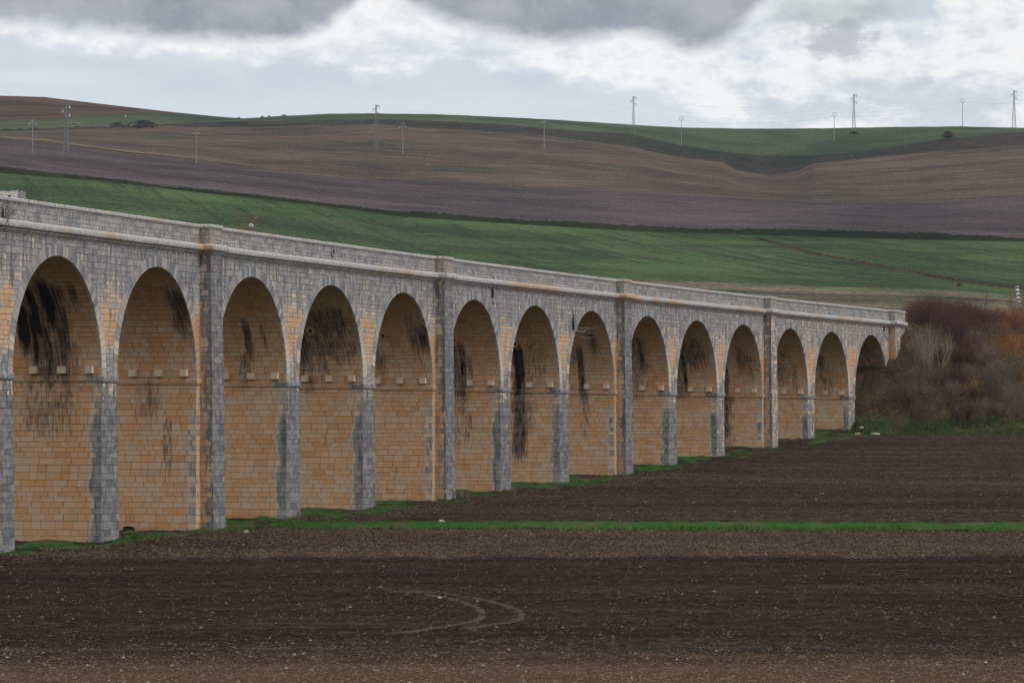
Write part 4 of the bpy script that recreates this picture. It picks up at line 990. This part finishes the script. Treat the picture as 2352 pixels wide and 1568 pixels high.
for nm, lst, sag, lb in (('transmission_cable', [p[1] for p in py], 5, 'thin power cable strung between the lattice pylons'), ('distribution_cable', pl_, 2.5, 'thin power cable strung between the single poles')):
    for j in range(3):
        mb = MB()
        first = lst[0][j]+Vector((-260,-60,10)); last = lst[-1][j]+Vector((260,40,6)); seq = [first]+[l[j] for l in lst]+[last]
        for a, b in zip(seq, seq[1:]):
            w = wire(a, b, sag); k = len(mb.v); mb.v += w.v; mb.uv += w.uv; mb.wx += w.wx; mb.f += [tuple(i+k for i in f) for f in w.f]; mb.mi += w.mi
        o = mb.build('power_cable', wm); tag(o, ['topmost ','middle ','lowest '][j]+lb, 'cable', 'cables of the power lines')
# dark mound at the foot of the pylon, bushes on the hillside, skyline tree
def far_tree(x, ybase, ytop, wpx, label, name='hill_tree', seed=1, trunk=True, col='dark', D=None, cat='tree'):
    b = hillpt(x, ybase); 
    if D: b = Vector(((x-CX)/F*D, D, (YH-ybase)/F*D))
    H = (ybase-ytop)/F*b.y; Wd = wpx/F*b.y; r = random.Random(seed); root = empty(name, b); tag(root, label, cat)
    tk = Tw(); tk.seg(Vector((0,0,-.5)), Vector((0,0,H*.45)), H*.05, H*.035, 6)
    for k in range(8): a = r.uniform(0,6.28); tk.seg(Vector((0,0,H*.3)), Vector((math.cos(a)*Wd*.32, math.sin(a)*Wd*.32, H*r.uniform(.6,.9))), H*.025, H*.008, 4)
    link(bpy.data.objects.new('trunk', raw_mesh('trunk', tk.V, tk.F, [bk['dark']])), root)
    cr = Tw(); n = 1100
    for k in range(n):
        a = r.uniform(0,6.28); u = r.random(); z = H*(.28+.72*u) if trunk else H*u; prof = math.sin(math.pi*min(1,max(.02,(u*.9+.1))))**.6 if trunk else math.sqrt(max(.02,1-u*u))
        rr = Wd*.5*prof*math.sqrt(r.random())*(.82+.3*math.sin(a*3+seed)); cr.leaf(Vector((rr*math.cos(a), rr*math.sin(a), z*(1-.12*(rr/(Wd*.5))**2))), r, H*(.045 if trunk else .08), 0)
    link(bpy.data.objects.new('crown', raw_mesh('crown', cr.V, cr.F, [far_mats[col]])), root)
far_mats = {'dark': simple('far_crown_dark', (.040,.032,.030), .4, .4), 'deep': simple('far_crown_deep', (.028,.028,.034), .4, .3), 'brown': simple('far_crown_brown', (.05,.032,.026), .4, .4)}
far_tree(2177,323,301,38,'round dark bare tree standing on the dark bank below the skyline at right', seed=3)
far_tree(327,295,276,92,'wide dark bush on the green slope below the far brown hill', 'hill_bush', 4, False, 'deep', cat='bush')
far_tree(268,290,281,52,'low dark bush left of the wide dark bush', 'hill_bush', 5, False, 'deep', cat='bush')
far_tree(1961,308,302,26,'dark scrubby mound at the foot of a lattice pylon', 'hill_bush', 6, False, 'brown', D=2118, cat='bush')
far_tree(2080-28+150,656,651,16,'small brown bush beside the ditch at right', 'hill_bush', 7, False, 'brown', cat='bush')
for k,(x,y,w) in enumerate([(602,270.5,12),(618,269.5,8),(652,267.3,16),(548,273.5,14)]):
    far_tree(x,y+1,y-4,w,['tiny bush on the skyline left of the saddle','tiny dark bush on the skyline saddle','small bush on the skyline just before the green hill','low scrub on the skyline at the foot of the brown hill'][k],'skyline_bush',20+k,False,'brown', D=2235, cat='bush')
rk = hillpt(172,286); rock('boulder', rk, (3.2,2,1.3), 9, simple('far_rock',(.12,.11,.11),.3,.5), 'grey white rock outcrop right of the left pylon')
rk = hillpt(288,272.5); rock('marker_stone', rk+Vector((0,0,1)), (.4,.4,.8), 10, wr, 'tiny white marker above the wide dark bush')
rk = hillpt(577,523); rock('boulder', rk+Vector((0,0,.4)), (.75,.6,.7), 12, simple('pale_rock',(.42,.45,.50),.2,1), 'pale grey block in the green field just above the parapet')
rk = hillpt(1341-3,381-16+20); 
rk = hillpt(785,403); far_tree(785,404.5,402,16,'small flat dark patch of scrub on the stubble slope','hill_bush',31,False,'deep', cat='bush')
rk = hillpt(1420,581); 
# ruined farmhouse at the left edge
def house():
    D = 1010; x0, x1 = -95, 41; zt = (YH-431)/F*D; zb = (YH-498)/F*D
    root = empty('ruined_house', ((x1-CX)/F*D, D, zb)); tag(root, 'roofless pale stone house with a small dark window at the left edge', 'house')
    L = (x1-x0)/F*D; H = zt-zb; m = simple('plaster', (.55,.50,.47), .22, .8); m2 = simple('side_wall', (.19,.18,.19), .25, .8)
    r = random.Random(5); mb = MB()
    # front wall with openings: columns between x and openings
    def zz(u): return H*(1 - .10*abs(math.sin(u*3.1)) - .10*r.random())
    wins = [(-1.75,-2.85,H*.42,H*.60)]
    wins = [(-2.7, -1.85, H-2.75, H-2.0), (-6.0,-4.4,H-5.0,H-1.9)]
    xsn = sorted(set([-L, 0.0]+[w_[0] for w_ in wins]+[w_[1] for w_ in wins]+[-L+L*k/46 for k in range(47)]))
    for a, b in zip(xsn, xsn[1:]):
        c = (a+b)/2; op = [w_ for w_ in wins if w_[0] < c < w_[1]]
        ta, tb = H*(1-.12*vn(a)), H*(1-.12*vn(b))
        spans = [(0, None)] if not op else [(0, op[0][2]), (op[0][3], None)]
        for lo, hi in spans:
            h0, h1 = (ta, tb) if hi is None else (hi, hi)
            i = [mb.vert(p) for p in ((a,0,lo),(b,0,lo),(b,0,h1),(a,0,h0),(a,.5,lo),(b,.5,lo),(b,.5,h1),(a,.5,h0))]
            for q in ((0,1,2,3),(5,4,7,6),(3,2,6,7),(1,0,4,5),(0,3,7,4),(2,1,5,6)): mb.face(*[i[k] for k in q])
    mb.build('front_wall', m, root)
    mb = MB(); 
    for k in range(8):
        a, b = k*.8, (k+1)*.8; i = [mb.vert(p) for p in ((a*.18,.5+a,0),(b*.18,.5+b,0),(b*.18,.5+b,H*(.95-.1*vn(b*2+9))),(a*.18,.5+a,H*(.95-.1*vn(a*2+9))),(a*.18-.5,.5+a,0),(b*.18-.5,.5+b,0),(b*.18-.5,.5+b,H*(.95-.1*vn(b*2+9))),(a*.18-.5,.5+a,H*(.95-.1*vn(a*2+9))))]
        for q in ((0,1,2,3),(5,4,7,6),(3,2,6,7),(0,3,7,4),(2,1,5,6)): mb.face(*[i[k2] for k2 in q])
    mb.v = [(x+.02,y,z) for x,y,z in mb.v]; mb.build('side_wall', m2, root)
    mb = MB(); mb.grid([[((x,6.5,z),(0,0),(0,0,0)) for x in (-L,0)] for z in (0,H*.8)]); mb.build('back_wall', m2, root)
    mb = MB(); mb.box((-2.27,.42,H-2.37),(.46,.03,.42)); mb.build('window', simple('painted_room_shade',(.02,.018,.017),.1), root)  # near-black panel in the opening paints the shade of the interior
    mb = MB(); mb.box((-5.2,.2,H-3.45),(.79,.06,1.54)); mb.build('door', simple('blue_door',(.35,.45,.62),.1), root)
    g = Tw(); 
    for k in range(420):
        u = -L*r.random(); g.leaf(Vector((u, r.uniform(-.1,1.5), H*(1-.12*vn(u))-(r.random()**3*.9 if r.random()<.4 else 0)+.1)), r, .13, 0)
    link(bpy.data.objects.new('ivy', raw_mesh('ivy', g.V, g.F, [simple('ivy_leaf',(.02,.035,.018),.4,2)])), root)
def vn(x): return float(vnoise(x*.7, 2.2, 15))+.5*float(vnoise(x*2.3, 4.2, 16))
house()
# striped marker post at the right
D = 742; b = Vector(((2341-CX)/F*D, D, (YH-703)/F*D)); root = empty('marker_post', b); tag(root, 'leaning white and black banded marker post in the rough pasture at the right edge', 'post')
H = 46/F*D; lean = -.11; mw = simple('post_white', (.72,.76,.80), .06); mk = simple('post_dark', (.05,.06,.07), .1); mg = simple('post_grey',(.36,.36,.44),.1)
mb = MB(); mb.tube([(0,0,-.3),(lean*H,0,H)], .33, 4); mb.build('post', mg, root)
for k in range(4):
    z = H*(.24+.19*k); mb = MB(); mb.box((lean*z,-.1,z), (.30,.28,.19)); mb.build('white_band', mw, root)
for k in range(4):
    z = H*(.335+.19*k); mb = MB(); mb.box((lean*z,-.1,z), (.29,.275,.12)); mb.build('dark_band', mk, root)

# ------------------------------------------------------------------ haze
HZ = NT('haze_air'); vp = HZ.n('ShaderNodeVolumePrincipled'); vp.inputs['Color'].default_value = (.78,.86,1,1); vp.inputs['Density'].default_value = .000018; vp.inputs['Anisotropy'].default_value = 0
oo = HZ.n('ShaderNodeOutputMaterial'); HZ.t.links.new(vp.outputs[0], oo.inputs['Volume'])
mb = MB(); mb.box((0,1400,145), (1150,1600,165)); hz = mb.build('haze', HZ.m); tag(hz, kind='stuff')

# ------------------------------------------------------------------ world: sky and clouds
wd = bpy.data.worlds.new('World'); SC.world = wd; wd.use_nodes = True
w = NT.__new__(NT); w.t = wd.node_tree; w.t.nodes.clear()
SUN_EL, SUN_AZ = math.radians(44), math.radians(100)     # azimuth clockwise from +Y
sky = w.n('ShaderNodeTexSky', sky_type='NISHITA'); sky.sun_disc = False; sky.sun_elevation = SUN_EL; sky.sun_rotation = SUN_AZ; sky.air_density = 1.2; sky.dust_density = 2
bg1 = w.n('ShaderNodeBackground'); w.put(bg1.inputs[0], sky.outputs[0]); bg1.inputs[1].default_value = .10
tc = w.n('ShaderNodeTexCoord').outputs['Generated']; q = w.sep(tc)
yy = w.math('MAXIMUM', q[1], .05)
ax = w.add(w.mul(w.math('DIVIDE', q[0], yy), 8.770), 1.176)      # thousands of picture columns
by = w.sub(.966, w.mul(w.math('DIVIDE', q[2], yy), 8.770))
uvw = w.xyz(ax, w.mul(by, 1.55), 0.0)
n1 = w.noise(uvw, 4.0, 8, .62, dist=.25); n2 = w.noise(uvw, 14, 7, .64); n3 = w.noise(w.scale(uvw,(1,1.6,1)), 2.2, 6, .6, dist=.3)
def fcurve(x, pts, x0=-.4, x1=2.8, y0=-.2, y1=.45):
    nd = w.n('ShaderNodeFloatCurve'); c = nd.mapping.curves[0]
    P_ = [((a-x0)/(x1-x0), (b-y0)/(y1-y0)) for a,b in pts]
    while len(c.points) < len(P_): c.points.new(.5,.5)
    for p_, (a,b) in zip(c.points, P_): p_.location = (a,b)
    nd.mapping.update(); w.put(nd.inputs[1], w.math('DIVIDE', w.sub(x, x0), x1-x0)); return w.add(w.mul(nd.outputs[0], y1-y0), y0)
byn = w.add(by, w.add(w.mul(w.sub(n1,.5), -.05), w.mul(w.sub(n2,.5), -.02)))
yd = fcurve(ax, [(-.4,.02),(0,.045),(.3,.070),(.62,.092),(.72,.068),(.80,.018),(.87,-.03),(.95,.005),(1.05,.05),(1.25,.085),(1.45,.075),(1.60,.105),(1.68,.07),(1.76,-.01),(1.85,-.08),(2.8,-.15)])
dk_ = w.ss(w.sub(w.add(byn, w.mul(w.sub(n2,.5),-.03)), yd), .028, -.026)
yw = fcurve(ax, [(-.4,.09),(0,.08),(.15,.115),(.4,.125),(.55,.135),(.75,.14),(.87,.175),(.97,.16),(1.04,.12),(1.12,.155),(1.3,.182),(1.45,.198),(1.55,.235),(1.7,.30),(2.8,.40)])
wh = w.mul(w.ss(w.sub(w.add(by, w.add(w.mul(w.sub(n1,.5),-.09), w.mul(w.sub(n2,.5),-.07))), yw), .020, -.022), w.ss(n3, .30, .50))
right = w.ss(ax, 1.35, 1.75)
base = w.mix(w.ss(n3,.35,.65), (.59,.655,.735), (.665,.715,.775))
base = w.mix(w.mul(w.ss(by, .17,.26), .6), base, (.70,.76,.80))
white = w.mix(w.ss(w.add(w.mul(n2,.6),w.mul(n3,.4)),.34,.58), (.70,.735,.775), (.935,.94,.945))
rw_ = w.mix(w.ss(w.add(w.mul(n3,.7), w.mul(n2,.3)), .40,.56), (.57,.635,.70), (.90,.91,.915))
white = w.mix(right, white, rw_)
colr = w.mix(wh, base, white)
thin = w.mul(w.mul(w.ss(by,.15,.17), w.ss(w.add(by, w.mul(ax,-.09)), .195,.175)), w.mul(w.ss(ax,.35,.05),.5)); colr = w.mix(thin, colr, (.78,.80,.82))
dcol = w.mix(w.ss(w.add(n1, w.mul(by,1.0)),.38,.66), (.43,.445,.50), (.29,.315,.37))
colr = w.mix(dk_, colr, dcol)
# a small darker wisp at upper right
wx_ = w.math('DIVIDE', w.sub(ax,1.93), .10); wy_ = w.math('DIVIDE', w.sub(by,.085), .045); wd_ = w.math('SQRT', w.add(w.mul(wx_,wx_), w.mul(wy_,wy_)))
colr = w.mix(w.mul(w.ss(w.add(wd_, w.mul(w.sub(w.add(w.mul(n2,.5),w.mul(n1,.5)),.5),6.0)), 1.2,.3), .7), colr, (.46,.475,.52))
gap = w.mul(w.mul(w.ss(ax,1.72,1.85), w.ss(ax,2.12,2.0)), w.mul(w.ss(w.add(by, w.mul(w.sub(n1,.5),.12)), .075,.045), w.ss(by,-.02,.02)))
# general overcast elsewhere
gn = w.noise(w.scale(tc,(1,1,2.5)), 2.2, 6, .6); gen = w.mix(w.ss(gn,.35,.65), (.50,.54,.60), (.92,.93,.95))
gen = w.mix(w.ss(q[2], .05,.8), gen, (1.0,1.02,1.06)); gk = w.add(.70, w.mul(w.math('MAXIMUM', q[2], 0.0), 1.2)); gen = w.mix(1.0, gen, w.xyz(w.mul(gk,1.08), w.mul(gk,1.04), gk), 'MULTIPLY')
inv = w.mul(w.mul(w.ss(ax,-1.2,-.5), w.ss(ax,3.9,3.1)), w.mul(w.ss(by,-.55,-.15), w.ss(q[1],.3,.5)))
colr = w.mix(inv, gen, colr)
bg2 = w.n('ShaderNodeBackground'); w.put(bg2.inputs[0], colr); bg2.inputs[1].default_value = 1.0
ms = w.n('ShaderNodeMixShader'); w.put(ms.inputs[0], w.sub(1.0, w.mul(w.mul(gap, inv), .55))); w.t.links.new(bg1.outputs[0], ms.inputs[1]); w.t.links.new(bg2.outputs[0], ms.inputs[2])
wo = w.n('ShaderNodeOutputWorld'); w.t.links.new(ms.outputs[0], wo.inputs[0])
sl = bpy.data.lights.new('sun', 'SUN'); sl.energy = 1.3; sl.angle = math.radians(14); sl.color = (1,.96,.90); so = link(bpy.data.objects.new('sun', sl))
dv = Vector((math.sin(SUN_AZ)*math.cos(SUN_EL), math.cos(SUN_AZ)*math.cos(SUN_EL), math.sin(SUN_EL))); so.rotation_euler = dv.to_track_quat('Z','Y').to_euler(); so.location = (0,0,60)

# ------------------------------------------------------------------ camera and render
cam = bpy.data.cameras.new('camera'); co_ = link(bpy.data.objects.new('camera', cam)); SC.camera = co_
cam.sensor_width = 36; cam.lens = F/2352*36; cam.shift_y = (YH-784)/2352; cam.clip_end = 12000; cam.clip_start = .5
co_.location = (0,0,0); co_.rotation_euler = (math.radians(90),0,0)
SC.view_settings.view_transform = 'Standard'; SC.view_settings.look = 'None'; SC.view_settings.exposure = 0; SC.view_settings.gamma = 1
SC.render.engine = 'CYCLES'
try: SC.cycles.volume_bounces = 0; SC.cycles.max_bounces = 6
except Exception: pass
